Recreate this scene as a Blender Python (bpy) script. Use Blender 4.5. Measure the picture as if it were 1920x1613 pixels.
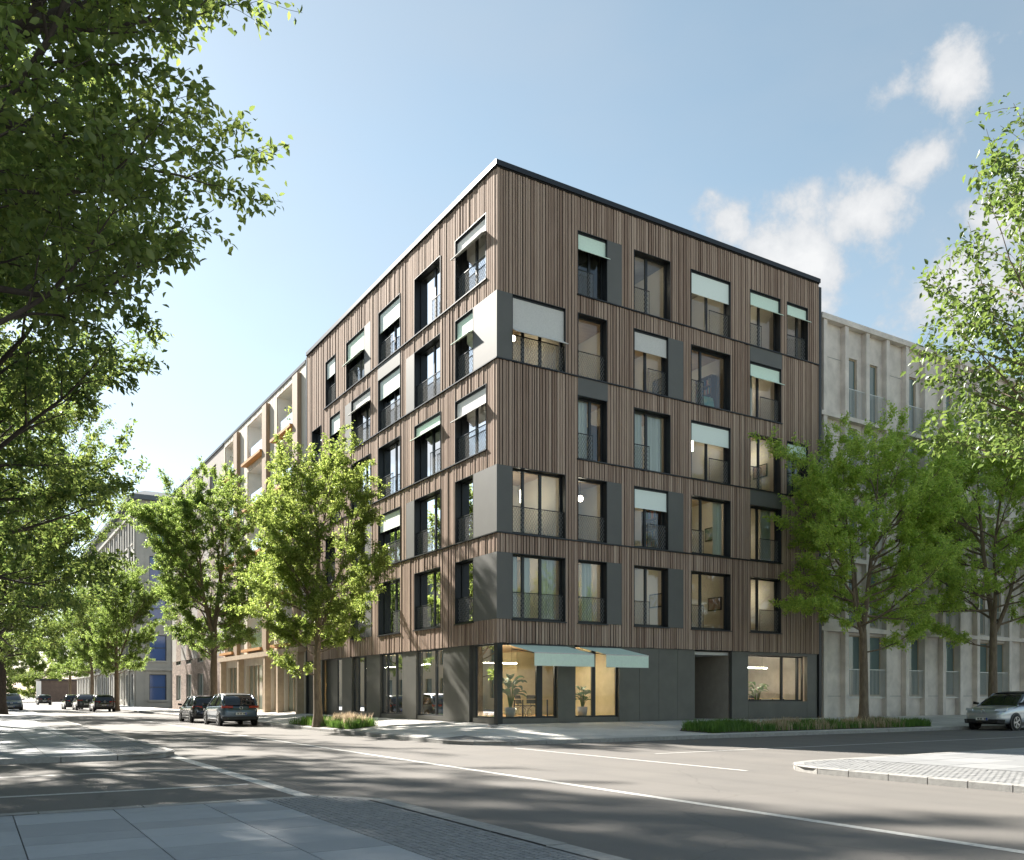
import bpy, bmesh, math, random
import numpy as np
from mathutils import Vector, Matrix

# ---------------------------------------------------------------- scene, camera, sky, sun, exposure
for _o in list(bpy.data.objects):
    bpy.data.objects.remove(_o)
SC = bpy.context.scene
COL = SC.collection
random.seed(7)

CAM = Vector((-16.31, -27.54, 1.5))
FPX = 1649.0                                   # focal length in photo pixels (1920 wide)
cam_d = bpy.data.cameras.new('camera')
cam = bpy.data.objects.new('camera', cam_d)
COL.objects.link(cam)
cam.location = CAM
cam.rotation_euler = (math.radians(90), 0, -math.atan2(0.5242, 0.8517))
cam_d.sensor_fit = 'HORIZONTAL'
cam_d.sensor_width = 36.0
cam_d.lens = 36.0 * FPX / 1920.0
cam_d.shift_y = (1303 - 806.5) / 1920.0        # architectural rising lens
cam_d.clip_end = 5000
SC.camera = cam

SUN_TRAVEL = Vector((0.25, -1.0, -0.74)).normalized()
SUN_EL = math.asin(-SUN_TRAVEL.z)
SUN_AZ = math.atan2(-SUN_TRAVEL.x, -SUN_TRAVEL.y)   # clockwise from +Y
SKY_STRENGTH = 0.053
SUN_STRENGTH = 5.0
EXPOSURE = 1.78

sun_d = bpy.data.lights.new('sun', 'SUN')
sun_d.energy = SUN_STRENGTH
sun_d.angle = math.radians(1.2)
sun_d.color = (1.0, 0.945, 0.855)
sun = bpy.data.objects.new('sun', sun_d)
COL.objects.link(sun)
sun.rotation_euler = SUN_TRAVEL.to_track_quat('-Z', 'Y').to_euler()

def view_dir(u, v):
    a = (u - 960) / FPX
    return Vector((0.8517 * a + 0.5242, -0.5242 * a + 0.8517, (1303 - v) / FPX)).normalized()

world = bpy.data.worlds.new('World')
SC.world = world
world.use_nodes = True
wn = world.node_tree.nodes
wl = world.node_tree.links
wn.clear()
w_out = wn.new('ShaderNodeOutputWorld')
w_bg = wn.new('ShaderNodeBackground')
sky = wn.new('ShaderNodeTexSky')
sky.sky_type = 'NISHITA'
sky.sun_disc = False
sky.sun_elevation = SUN_EL
sky.sun_rotation = SUN_AZ
sky.air_density = 1.0
sky.dust_density = 0.35
sky.ozone_density = 1.3
w_bg.inputs['Strength'].default_value = SKY_STRENGTH
# cumulus clouds: billowy noise gathered round a few cloud centres, thin cirrus haze everywhere
tc = wn.new('ShaderNodeTexCoord')
nz = wn.new('ShaderNodeTexNoise'); nz.inputs['Scale'].default_value = 15.0
nz.inputs['Detail'].default_value = 9.0; nz.inputs['Roughness'].default_value = 0.62
nz.inputs['Distortion'].default_value = 0.1
wl.new(tc.outputs['Generated'], nz.inputs['Vector'])
CLOUDS = [(1500, 470, 95, 1.0), (1600, 395, 62, .8), (1440, 440, 60, .75), (1365, 420, 45, .6), (1735, 285, 55, .7),
          (1765, 160, 60, .7), (1680, 180, 45, .55), (1800, 520, 85, .7), (1900, 560, 90, .75), (1550, 545, 45, .5),
          (1860, 420, 70, .8), (1690, 640, 40, .45), (2150, 380, 150, .9), (2400, 560, 220, 1.0), (2700, 300, 180, .9)]
# billows: the view direction is warped by noise before the cloud centres are measured
wz = wn.new('ShaderNodeTexNoise'); wz.inputs['Scale'].default_value = 7.0; wz.inputs['Detail'].default_value = 4
wl.new(tc.outputs['Generated'], wz.inputs['Vector'])
wsub = wn.new('ShaderNodeVectorMath'); wsub.operation = 'SUBTRACT'; wsub.inputs[1].default_value = (.5, .5, .5); wl.new(wz.outputs['Color'], wsub.inputs[0])
wsc = wn.new('ShaderNodeVectorMath'); wsc.operation = 'SCALE'; wsc.inputs['Scale'].default_value = .075; wl.new(wsub.outputs[0], wsc.inputs[0])
wadd = wn.new('ShaderNodeVectorMath'); wadd.operation = 'ADD'; wl.new(tc.outputs['Generated'], wadd.inputs[0]); wl.new(wsc.outputs[0], wadd.inputs[1])
# the same kind of clouds continue round the sky outside the frame
rr = random.Random(3)
acc = None
def wmath(op, a, b=None, clamp=False):
    n = wn.new('ShaderNodeMath'); n.operation = op; n.use_clamp = clamp
    for i, x in enumerate((a, b)):
        if x is None: continue
        if isinstance(x, (int, float)): n.inputs[i].default_value = x
        else: wl.new(x, n.inputs[i])
    return n.outputs[0]
blobs = [(view_dir(u, v), r / FPX, k) for u, v, r, k in CLOUDS]
for i in range(10):
    az = math.radians(75 + 28 * i + rr.uniform(-9, 9)); el = math.radians(rr.uniform(14, 42))
    blobs.append((Vector((math.sin(az) * math.cos(el), math.cos(az) * math.cos(el), math.sin(el))), rr.uniform(.06, .14), rr.uniform(.7, 1)))
for c, r, k in blobs:
    d = wn.new('ShaderNodeVectorMath'); d.operation = 'DISTANCE'
    nm = wn.new('ShaderNodeVectorMath'); nm.operation = 'NORMALIZE'
    wl.new(wadd.outputs[0], nm.inputs[0]); fl = wn.new('ShaderNodeVectorMath'); fl.operation = 'MULTIPLY'; fl.inputs[1].default_value = (1, 1, 1.55)   # flat-based, spread sideways
    wl.new(nm.outputs[0], fl.inputs[0]); wl.new(fl.outputs[0], d.inputs[0])
    d.inputs[1].default_value = (c.x, c.y, c.z*1.55)
    f = wmath('MULTIPLY', wmath('SUBTRACT', 1.0, wmath('DIVIDE', d.outputs['Value'], r * 1.75)), k)
    acc = f if acc is None else wmath('MAXIMUM', acc, f)
acc = wmath('MAXIMUM', acc, -0.9)
dens = wmath('ADD', wmath('MULTIPLY', acc, 1.25), wmath('MULTIPLY', wmath('SUBTRACT', nz.outputs['Fac'], 0.5), 2.3))
mr = wn.new('ShaderNodeMapRange'); mr.interpolation_type = 'SMOOTHSTEP'
mr.inputs['From Min'].default_value = 0.14; mr.inputs['From Max'].default_value = 0.72
mr.inputs['To Max'].default_value = 0.94
wl.new(dens, mr.inputs['Value'])
# high thin haze
nz2 = wn.new('ShaderNodeTexNoise'); nz2.inputs['Scale'].default_value = 2.6; nz2.inputs['Detail'].default_value = 7
mp = wn.new('ShaderNodeMapping'); mp.inputs['Scale'].default_value = (1, 1, 2.4)
wl.new(tc.outputs['Generated'], mp.inputs['Vector']); wl.new(mp.outputs[0], nz2.inputs['Vector'])
mr2 = wn.new('ShaderNodeMapRange'); mr2.inputs['From Min'].default_value = .42; mr2.inputs['From Max'].default_value = .8
mr2.inputs['To Max'].default_value = .32
wl.new(nz2.outputs['Fac'], mr2.inputs['Value'])
cov = wmath('MAXIMUM', mr.outputs[0], mr2.outputs[0])
mixc = wn.new('ShaderNodeMix'); mixc.data_type = 'RGBA'
desat = wn.new('ShaderNodeHueSaturation'); desat.inputs['Saturation'].default_value = .74; desat.inputs['Hue'].default_value = .476
wl.new(sky.outputs[0], desat.inputs['Color'])          # hazy summer air: paler than the clear model
wl.new(cov, mixc.inputs['Factor']); wl.new(desat.outputs[0], mixc.inputs[6])
# sunlit billows and greyer hollows
shade = wn.new('ShaderNodeMix'); shade.data_type = 'RGBA'
smr = wn.new('ShaderNodeMapRange'); smr.inputs['From Min'].default_value = .35; smr.inputs['From Max'].default_value = 1.1
wl.new(dens, smr.inputs['Value']); wl.new(smr.outputs[0], shade.inputs['Factor'])
shade.inputs[6].default_value = (3.7, 3.85, 4.05, 1); shade.inputs[7].default_value = (5.3, 5.3, 5.3, 1)
wl.new(shade.outputs[2], mixc.inputs[7])
wl.new(mixc.outputs[2], w_bg.inputs['Color'])
wl.new(w_bg.outputs[0], w_out.inputs['Surface'])

SC.view_settings.view_transform = 'Standard'
SC.view_settings.look = 'None'
SC.view_settings.gamma = 1.0
SC.view_settings.use_curve_mapping = False
SC.view_settings.exposure = EXPOSURE
SC.render.engine = 'CYCLES'
SC.cycles.max_bounces = 8
SC.cycles.transparent_max_bounces = 16
SC.cycles.diffuse_bounces = 3
SC.cycles.glossy_bounces = 3
SC.cycles.transmission_bounces = 4
SC.cycles.caustics_reflective = False
SC.cycles.caustics_refractive = False
SC.cycles.sample_clamp_indirect = 6.0
SC.cycles.use_denoising = True

# ---------------------------------------------------------------- materials
MATS = {}
def mat(name, base, rough=.6, metal=0., var=0., vscale=3., bump=0., bscale=30., attr=False, base2=None, spec=None, stretch=None, emit=None, coat=0.):
    """Principled material with procedural colour variation (noise and/or a per-piece random attribute) and fine relief."""
    if name in MATS: return MATS[name]
    m = bpy.data.materials.new(name); m.use_nodes = True
    n = m.node_tree.nodes; l = m.node_tree.links
    p = n['Principled BSDF']
    p.inputs['Roughness'].default_value = rough
    p.inputs['Metallic'].default_value = metal
    p.inputs['Base Color'].default_value = (*base, 1)
    if coat: p.inputs['Coat Weight'].default_value = coat; p.inputs['Coat Roughness'].default_value = .04
    if spec is not None: p.inputs['Specular IOR Level'].default_value = spec
    if emit:
        p.inputs['Emission Color'].default_value = (*emit[:3], 1); p.inputs['Emission Strength'].default_value = emit[3]
    co = None
    def coords():
        nonlocal co
        if co is None:
            t = n.new('ShaderNodeTexCoord'); co = t.outputs['Object']
            if stretch:
                mpn = n.new('ShaderNodeMapping'); mpn.inputs['Scale'].default_value = stretch
                l.new(co, mpn.inputs['Vector']); co = mpn.outputs[0]
        return co
    fac = None
    if var > 0:
        t = n.new('ShaderNodeTexNoise'); t.inputs['Scale'].default_value = vscale
        t.inputs['Detail'].default_value = 6; t.inputs['Roughness'].default_value = .6
        l.new(coords(), t.inputs['Vector']); fac = t.outputs['Fac']
    if attr:
        a = n.new('ShaderNodeAttribute'); a.attribute_name = 'rnd'
        if fac is None: fac = a.outputs['Fac']
        else:
            ad = n.new('ShaderNodeMath'); ad.operation = 'ADD'; l.new(fac, ad.inputs[0]); l.new(a.outputs['Fac'], ad.inputs[1])
            hf = n.new('ShaderNodeMath'); hf.operation = 'MULTIPLY'; hf.inputs[1].default_value = .5; l.new(ad.outputs[0], hf.inputs[0]); fac = hf.outputs[0]
    if fac is not None:
        mx = n.new('ShaderNodeMix'); mx.data_type = 'RGBA'
        r = n.new('ShaderNodeMapRange'); r.inputs['From Min'].default_value = .28; r.inputs['From Max'].default_value = .72
        l.new(fac, r.inputs['Value']); l.new(r.outputs[0], mx.inputs['Factor'])
        b2 = base2 if base2 else tuple(c * (1 - var) for c in base)
        mx.inputs[6].default_value = (*b2, 1)
        mx.inputs[7].default_value = (*(base if base2 else tuple(min(1, c * (1 + var)) for c in base)), 1)
        l.new(mx.outputs[2], p.inputs['Base Color'])
    if bump > 0:
        t = n.new('ShaderNodeTexNoise'); t.inputs['Scale'].default_value = bscale; t.inputs['Detail'].default_value = 5
        l.new(coords(), t.inputs['Vector'])
        b = n.new('ShaderNodeBump'); b.inputs['Strength'].default_value = bump; b.inputs['Distance'].default_value = .02
        l.new(t.outputs['Fac'], b.inputs['Height']); l.new(b.outputs[0], p.inputs['Normal'])
    MATS[name] = m
    return m

def glass_mat(name, tint, gain=1.5, add=0.0, rough=0.0):
    if name in MATS: return MATS[name]
    m = bpy.data.materials.new(name); m.use_nodes = True
    n = m.node_tree.nodes; l = m.node_tree.links; n.clear()
    o = n.new('ShaderNodeOutputMaterial'); t = n.new('ShaderNodeBsdfTransparent'); g = n.new('ShaderNodeBsdfGlossy')
    t.inputs['Color'].default_value = (*tint, 1); g.inputs['Roughness'].default_value = rough
    g.inputs['Color'].default_value = (.95, .97, 1, 1)
    f = n.new('ShaderNodeFresnel'); f.inputs['IOR'].default_value = 1.5
    k = n.new('ShaderNodeMath'); k.operation = 'MULTIPLY_ADD'; k.inputs[1].default_value = gain; k.inputs[2].default_value = add; k.use_clamp = True
    mx = n.new('ShaderNodeMixShader')
    l.new(f.outputs[0], k.inputs[0]); l.new(k.outputs[0], mx.inputs[0]); l.new(t.outputs[0], mx.inputs[1]); l.new(g.outputs[0], mx.inputs[2])
    l.new(mx.outputs[0], o.inputs['Surface'])
    MATS[name] = m
    return m

def leaf_mat(name, dark, light, trans=.45, gloss=.08):
    if name in MATS: return MATS[name]
    m = bpy.data.materials.new(name); m.use_nodes = True
    n = m.node_tree.nodes; l = m.node_tree.links; n.clear()
    o = n.new('ShaderNodeOutputMaterial')
    a = n.new('ShaderNodeAttribute'); a.attribute_name = 'rnd'
    mx = n.new('ShaderNodeMix'); mx.data_type = 'RGBA'
    mx.inputs[6].default_value = (*dark, 1); mx.inputs[7].default_value = (*light, 1)
    l.new(a.outputs['Fac'], mx.inputs['Factor'])
    d = n.new('ShaderNodeBsdfDiffuse'); t = n.new('ShaderNodeBsdfTranslucent'); g = n.new('ShaderNodeBsdfGlossy')
    g.inputs['Roughness'].default_value = .38; g.inputs['Color'].default_value = (.9, .95, .9, 1)
    hs = n.new('ShaderNodeHueSaturation'); hs.inputs['Hue'].default_value = .485; hs.inputs['Saturation'].default_value = .98; hs.inputs['Value'].default_value = 2.25
    l.new(mx.outputs[2], hs.inputs['Color'])
    l.new(mx.outputs[2], d.inputs['Color']); l.new(hs.outputs[0], t.inputs['Color'])
    s1 = n.new('ShaderNodeMixShader'); s1.inputs[0].default_value = trans
    l.new(d.outputs[0], s1.inputs[1]); l.new(t.outputs[0], s1.inputs[2])
    s2 = n.new('ShaderNodeMixShader'); s2.inputs[0].default_value = gloss
    l.new(s1.outputs[0], s2.inputs[1]); l.new(g.outputs[0], s2.inputs[2])
    l.new(s2.outputs[0], o.inputs['Surface'])
    MATS[name] = m
    return m

def emis(name, col, s):
    return mat(name, (.8, .8, .8), .5, emit=(*col, s))

M_BOARD = mat('larch_boards', (.46, .345, .272), .8, var=.3, vscale=1.6, attr=True, base2=(.25, .172, .131), stretch=(6, 6, .55), bump=.25, bscale=9, spec=.15)
M_BACK = mat('dark_membrane', (.012, .010, .009), .9)
M_METAL = mat('charcoal_metal', (.022, .025, .028), .4, metal=.25)
M_LEDGE = mat('ledge_metal', (.03, .032, .036), .38, metal=.5)
M_PANEL = mat('grey_green_panel', (.125, .123, .115), .58, metal=.0, var=.08, vscale=.8, spec=.35)
M_SHOPPANEL = mat('shopfront_panel', (.108, .106, .094), .45, metal=.2, var=.14, vscale=1.3)
M_GLASS = glass_mat('window_glass', (.80, .86, .84), 1.6, .02)
M_SHOPGLASS = glass_mat('shop_glass', (.90, .94, .90), .9, .01)
M_MINT = mat('mint_fabric', (.72, .86, .74), .8, var=.05, vscale=14, bump=.1, bscale=60)
M_MINTL = mat('pale_mint_fabric', (.86, .93, .87), .8, var=.02, vscale=14)
M_GREYF = mat('grey_fabric', (.64, .62, .59), .85, var=.07, vscale=18, bump=.1, bscale=60)
M_WHITEF = mat('offwhite_fabric', (.78, .77, .74), .85, var=.03, vscale=14)
M_WALLIN = mat('warm_plaster', (.72, .67, .56), .85, var=.06, vscale=.9)
M_SHOPIN = mat('ochre_plaster', (.48, .42, .26), .85, var=.25, vscale=.9)
M_SLAB = mat('timber_ceiling', (.52, .38, .24), .7, var=.15, vscale=2, stretch=(1, 9, 1))
M_FLOORIN = mat('oak_floor', (.42, .30, .18), .45, var=.15, vscale=3)
M_CURT = mat('white_curtain', (.88, .85, .77), .9)
M_LAMP = emis('lit_bulb', (1.0, .86, .68), 8.)
M_LINE = emis('lit_tube', (1.0, .90, .70), 46.)
M_CONC = mat('cast_concrete', (.68, .61, .555), .85, var=.22, vscale=1.1, bump=.25, bscale=14)
M_CONCD = mat('dark_concrete', (.36, .345, .33), .88, var=.2, vscale=1.3, bump=.25, bscale=14)
M_PAVE = mat('granite_slab', (.68, .65, .61), .8, var=.16, vscale=5, bump=.3, bscale=50, attr=True, base2=(.52, .50, .475))
M_PAVEF = mat('dark_granite_slab', (.29, .292, .298), .8, var=.22, vscale=4, bump=.3, bscale=50, attr=True, base2=(.215, .218, .224))
M_PAVEG = mat('shade_blue_slab', (.37, .385, .405), .8, var=.22, vscale=4, bump=.3, bscale=50, attr=True, base2=(.29, .302, .318))  # cool blue of the shade is put into this slab colour
M_KERB = mat('kerb_granite', (.31, .30, .285), .8, var=.2, vscale=9, bump=.35, bscale=55)
M_SETT = mat('small_setts', (.27, .27, .272), .85, attr=True, base2=(.22, .22, .222), var=.2, vscale=8)
M_JOINT = mat('joint_sand', (.19, .185, .18), .95, var=.2, vscale=6)
M_ROAD = mat('asphalt', (.185, .17, .155), .85, var=.12, vscale=.5, bump=.35, bscale=90, base2=(.15, .14, .131))
def weather_asphalt(m):
    n = m.node_tree.nodes; l = m.node_tree.links; p = n['Principled BSDF']
    src = p.inputs['Base Color'].links[0].from_socket
    tcn = n.new('ShaderNodeTexCoord'); co = tcn.outputs['Object']
    def mulc(colour, fac_socket, k):
        mx = n.new('ShaderNodeMix'); mx.data_type = 'RGBA'; mx.blend_type = 'MULTIPLY'
        l.new(fac_socket, mx.inputs['Factor']); l.new(colour, mx.inputs[6]); mx.inputs[7].default_value = (k, k, k, 1)
        return mx.outputs[2]
    def rng(sock, a, b, lo=0, hi=1):
        r = n.new('ShaderNodeMapRange'); r.inputs['From Min'].default_value = a; r.inputs['From Max'].default_value = b
        r.inputs['To Min'].default_value = lo; r.inputs['To Max'].default_value = hi; l.new(sock, r.inputs['Value']); return r.outputs[0]
    # tyre-polished lanes and oil: noise stretched along each street
    mp_ = n.new('ShaderNodeMapping'); mp_.inputs['Scale'].default_value = (1.4, .05, 1); l.new(co, mp_.inputs['Vector'])
    t = n.new('ShaderNodeTexNoise'); t.inputs['Scale'].default_value = 1.0; t.inputs['Detail'].default_value = 3; l.new(mp_.outputs[0], t.inputs['Vector'])
    c = mulc(src, rng(t.outputs['Fac'], .45, .75, 0, .6), .78)
    # hairline cracks
    w = n.new('ShaderNodeTexNoise'); w.inputs['Scale'].default_value = .9; w.inputs['Detail'].default_value = 6; l.new(co, w.inputs['Vector'])
    ad = n.new('ShaderNodeMix'); ad.data_type = 'VECTOR'; ad.inputs['Factor'].default_value = .35; l.new(co, ad.inputs[4]); l.new(w.outputs['Color'], ad.inputs[5])
    v = n.new('ShaderNodeTexVoronoi'); v.feature = 'DISTANCE_TO_EDGE'; v.inputs['Scale'].default_value = .34; l.new(ad.outputs[1], v.inputs['Vector'])
    c = mulc(c, rng(v.outputs['Distance'], .0, .005, .35, 0), .5)
    # fine aggregate speckle
    g = n.new('ShaderNodeTexNoise'); g.inputs['Scale'].default_value = 160; g.inputs['Detail'].default_value = 2; l.new(co, g.inputs['Vector'])
    c = mulc(c, rng(g.outputs['Fac'], .4, .62, .35, 0), .6)
    l.new(c, p.inputs['Base Color'])
weather_asphalt(M_ROAD)
M_LINEP = mat('road_paint', (.62, .61, .58), .75, var=.25, vscale=14, base2=(.36, .35, .34))
M_EARTH = mat('planting_soil', (.07, .05, .035), .95, var=.3, vscale=7)
M_GROUND = mat('ground_earth', (.11, .11, .08), .95, var=.3, vscale=.08)
M_BARK = mat('bark', (.25, .19, .13), .9, var=.4, vscale=7, bump=.8, bscale=22, base2=(.12, .088, .06), stretch=(2, 2, .5))
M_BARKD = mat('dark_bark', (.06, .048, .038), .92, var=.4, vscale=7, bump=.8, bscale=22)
M_LEAF = leaf_mat('leaf_fresh', (.075, .140, .024), (.205, .275, .070), .62, .03)
M_LEAFY = leaf_mat('leaf_lime', (.085, .145, .022), (.235, .290, .075), .62, .03)
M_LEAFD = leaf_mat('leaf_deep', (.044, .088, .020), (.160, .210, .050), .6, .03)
M_LEAFB = leaf_mat('leaf_mid', (.190, .310, .055), (.410, .500, .115), .6, .02)
M_LEAFN = leaf_mat('leaf_near', (.040, .085, .018), (.115, .170, .036), .48, .04)
M_GRASS = leaf_mat('grass_green', (.05, .13, .02), (.13, .23, .045), .3, .03)
M_STRAW = leaf_mat('grass_straw', (.26, .19, .12), (.50, .42, .29), .3, .02)

# ---------------------------------------------------------------- mesh helpers
class MB:
    def __init__(s): s.v = []; s.f = []; s.r = []; s.cur = .5
    def quad(s, a, b, c, d):
        i = len(s.v); s.v += [tuple(a), tuple(b), tuple(c), tuple(d)]; s.f.append((i, i+1, i+2, i+3)); s.r.append(s.cur)
    def hexa(s, P):
        """P: 8 corners, bottom 0-3 counter-clockwise, top 4-7."""
        i = len(s.v); s.v += [tuple(p) for p in P]
        for f in ((3,2,1,0),(4,5,6,7),(0,1,5,4),(1,2,6,5),(2,3,7,6),(3,0,4,7)):
            s.f.append(tuple(i+k for k in f)); s.r.append(s.cur)
        return s
    def box(s, x0, x1, y0, y1, z0, z1):
        if x0 > x1: x0, x1 = x1, x0
        if y0 > y1: y0, y1 = y1, y0
        if z0 > z1: z0, z1 = z1, z0
        return s.hexa([(x0,y0,z0),(x1,y0,z0),(x1,y1,z0),(x0,y1,z0),(x0,y0,z1),(x1,y0,z1),(x1,y1,z1),(x0,y1,z1)])
    def fbox(s, fac, s0, s1, d0, d1, z0, z1):
        a = fac(s0, d0, z0); b = fac(s1, d1, z1)
        return s.box(a[0], b[0], a[1], b[1], a[2], b[2])
    def bar(s, a, b, w, h=None, up=(0,0,1)):
        a = Vector(a); b = Vector(b); h = h or w
        t = (b - a).normalized(); u = Vector(up)
        if abs(t.dot(u)) > .97: u = Vector((1, 0, 0))
        x = t.cross(u).normalized() * (w/2); y = x.cross(t).normalized() * (h/2)
        return s.hexa([a-x-y, a+x-y, b+x-y, b-x-y, a-x+y, a+x+y, b+x+y, b-x+y])
    def tube(s, pts, rad, n=8, cap=True):
        pts = [Vector(p) for p in pts]; base = len(s.v)
        ref = Vector((.31, .77, .13))
        for i, p in enumerate(pts):
            t = (pts[min(i+1, len(pts)-1)] - pts[max(i-1, 0)]).normalized()
            x = t.cross(ref); x = x.normalized() if x.length > 1e-4 else Vector((1,0,0)); y = t.cross(x)
            for k in range(n):
                a = 2*math.pi*k/n
                q = p + (x*math.cos(a) + y*math.sin(a)) * rad[i]; s.v.append((q.x, q.y, q.z))
        for i in range(len(pts)-1):
            for k in range(n):
                a = base+i*n+k; b = base+i*n+(k+1) % n
                s.f.append((a, b, b+n, a+n)); s.r.append(s.cur)
        if cap:
            s.f.append(tuple(base+k for k in range(n))[::-1]); s.r.append(s.cur)
            s.f.append(tuple(base+(len(pts)-1)*n+k for k in range(n))); s.r.append(s.cur)
        return s
    def lathe(s, prof, n=16, c=(0,0,0), axis='Z'):
        base = len(s.v)
        for r, z in prof:
            for k in range(n):
                a = 2*math.pi*k/n
                if axis == 'Z': s.v.append((c[0]+r*math.cos(a), c[1]+r*math.sin(a), c[2]+z))
                else: s.v.append((c[0]+r*math.cos(a), c[1]+z, c[2]+r*math.sin(a)))
        for i in range(len(prof)-1):
            for k in range(n):
                a = base+i*n+k; b = base+i*n+(k+1) % n
                s.f.append((a, b, b+n, a+n)); s.r.append(s.cur)
        return s
    def build(s, name, m, parent=None, smooth=False, loc=None):
        me = bpy.data.meshes.new(name)
        me.from_pydata(s.v, [], s.f)
        if any(abs(x-.5) > 1e-6 for x in s.r):
            at = me.attributes.new('rnd', 'FLOAT', 'FACE'); at.data.foreach_set('value', s.r)
        me.materials.append(m)
        if smooth: me.polygons.foreach_set('use_smooth', [True]*len(me.polygons))
        o = bpy.data.objects.new(name, me); COL.objects.link(o)
        if parent: o.parent = parent
        if loc is not None: o.location = loc
        return o

def tag(o, label=None, cat=None, group=None, kind=None):
    if label: o['label'] = label
    if cat: o['category'] = cat
    if group: o['group'] = group
    if kind: o['kind'] = kind
    return o
def empty(name, loc=(0,0,0), rz=0):
    o = bpy.data.objects.new(name, None); COL.objects.link(o)
    o.location = loc; o.rotation_euler = (0, 0, rz); o.empty_display_size = .3
    return o
def fast_mesh(name, V, Fq, rnd, m, parent=None, nper=4):
    """numpy mesh: V (n,3), Fq (k,nper)"""
    me = bpy.data.meshes.new(name)
    k = len(Fq)
    me.vertices.add(len(V)); me.vertices.foreach_set('co', np.asarray(V, dtype=np.float32).ravel())
    me.loops.add(k*nper); me.loops.foreach_set('vertex_index', np.asarray(Fq, dtype=np.int32).ravel())
    me.polygons.add(k); me.polygons.foreach_set('loop_start', np.arange(0, k*nper, nper, dtype=np.int32))
    me.update(calc_edges=True)
    if rnd is not None:
        at = me.attributes.new('rnd', 'FLOAT', 'FACE'); at.data.foreach_set('value', np.asarray(rnd, dtype=np.float32))
    me.materials.append(m)
    o = bpy.data.objects.new(name, me); COL.objects.link(o)
    if parent: o.parent = parent
    return o
def copy_tree(o, parent=None):
    c = o.copy(); COL.objects.link(c)
    if parent: c.parent = parent
    for ch in list(o.children): copy_tree(ch, c)
    return c

def facR(s, d, z): return (s, -d, z)            # street front along X, d metres outward
def facL(s, d, z): return (-d, s, z)            # street front along Y

def cells(openings, s0, s1, z0, z1, extra=()):
    """Split a wall into rectangles free of openings: yields (sa, sb, za, zb)."""
    br = sorted({s0, s1, *[x for o in openings for x in o[:2] if s0 < x < s1], *[e for e in extra if s0 < e < s1]})
    for a, b in zip(br, br[1:]):
        mid = (a+b)/2
        cov = sorted((max(o[2], z0), min(o[3], z1)) for o in openings if o[0]-1e-6 <= mid <= o[1]+1e-6)
        z = z0
        for c0, c1 in cov:
            if c0 > z + .01: yield a, b, z, c0
            z = max(z, c1)
        if z < z1 - .01: yield a, b, z, z1

# ---------------------------------------------------------------- ground, roads, pavements
m = MB(); m.quad((-1500,-1500,-.06),(1500,-1500,-.06),(1500,2500,-.06),(-1500,2500,-.06))
tag(m.build('ground', M_GROUND), kind='structure')
m = MB(); m.quad((-120,-80,0),(120,-80,0),(120,420,0),(-120,420,0))
tag(m.build('road', M_ROAD), kind='structure')

def line_strip(name, x0, x1, y0, y1, label):
    m = MB(); m.quad((x0,y0,.004),(x1,y0,.004),(x1,y1,.004),(x0,y1,.004))
    return tag(m.build('road_marking', M_LINEP), label, 'road marking', kind='structure')
line_strip('', -7.86, -7.70, -60, 190, '')
line_strip('', -3.34, -3.22, -15.2, -6.5, '')
line_strip('', -12.22, -11.98, -15.3, -4.2, '')
line_strip('', -60, -12.45, -9.20, -9.04, '')
line_strip('', -60, -12.35, -12.77, -12.60, '')
line_strip('', -1.5, 90, -10.47, -10.36, '')

ZK = .12                                        # kerb height
def zb(y):                                      # pavement height along the house line of the long street
    return .43 if y < 26 else max(.16, .43 - (y-26)*.018)
def zpave(x, y):
    tx = min(1, max(0, (x+4.0)/4.0)); ty = min(1, max(0, (y+5.4)/5.4))
    return ZK + (zb(y)-ZK)*min(tx, ty)

def kerb_path(pts, parent, w=.18, length=1.1, side=1, z=ZK):
    """individual kerb stones following a polyline; the stone lies to the 'side' of travel (pavement side)"""
    pts = [Vector((p[0], p[1], 0)) for p in pts]
    seg = []
    acc = 0; L = [0]
    for a, b in zip(pts, pts[1:]): acc += (b-a).length; L.append(acc)
    def at(s):
        for i in range(len(L)-1):
            if s <= L[i+1] + 1e-9: return pts[i].lerp(pts[i+1], (s-L[i])/max(1e-9, L[i+1]-L[i]))
        return pts[-1]
    def nrm(s):
        t = (at(min(acc, s+.12)) - at(max(0, s-.12))).normalized()
        return Vector((-t.y, t.x, 0)) * side
    s = 0; k = 0
    while s < acc - .05 and k < 280:
        e = min(acc, s + length*random.uniform(.9, 1.1)); g = .009
        a, b = at(s+g), at(e-g); na, nb = nrm(s+g), nrm(e-g)
        h = z + random.uniform(-.004, .004); bt = .014
        a2, b2 = a+na*w, b+nb*w
        mb = MB()
        mb.hexa([(a.x,a.y,-.03),(b.x,b.y,-.03),(b2.x,b2.y,-.03),(a2.x,a2.y,-.03),
                 (a.x,a.y,h-bt),(b.x,b.y,h-bt),(b2.x,b2.y,h-bt),(a2.x,a2.y,h-bt)])
        ai, bi = a+na*bt, b+nb*bt
        i = len(mb.v); mb.v += [(a.x,a.y,h-bt),(b.x,b.y,h-bt),(b2.x,b2.y,h-bt),(a2.x,a2.y,h-bt),(ai.x,ai.y,h),(bi.x,bi.y,h),(b2.x,b2.y,h),(a2.x,a2.y,h)]
        mb.f += [(i,i+1,i+5,i+4),(i+4,i+5,i+6,i+7),(i+1,i+2,i+6,i+5),(i+3,i,i+4,i+7)]; mb.r += [.5]*4
        del mb.f[1]; del mb.r[1]
        mb.build('kerb_stone', M_KERB, parent)
        s = e; k += 1

def arc(cx, cy, r, a0, a1, n=10):
    return [(cx+r*math.cos(math.radians(a0+(a1-a0)*i/n)), cy+r*math.sin(math.radians(a0+(a1-a0)*i/n))) for i in range(n+1)]

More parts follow.
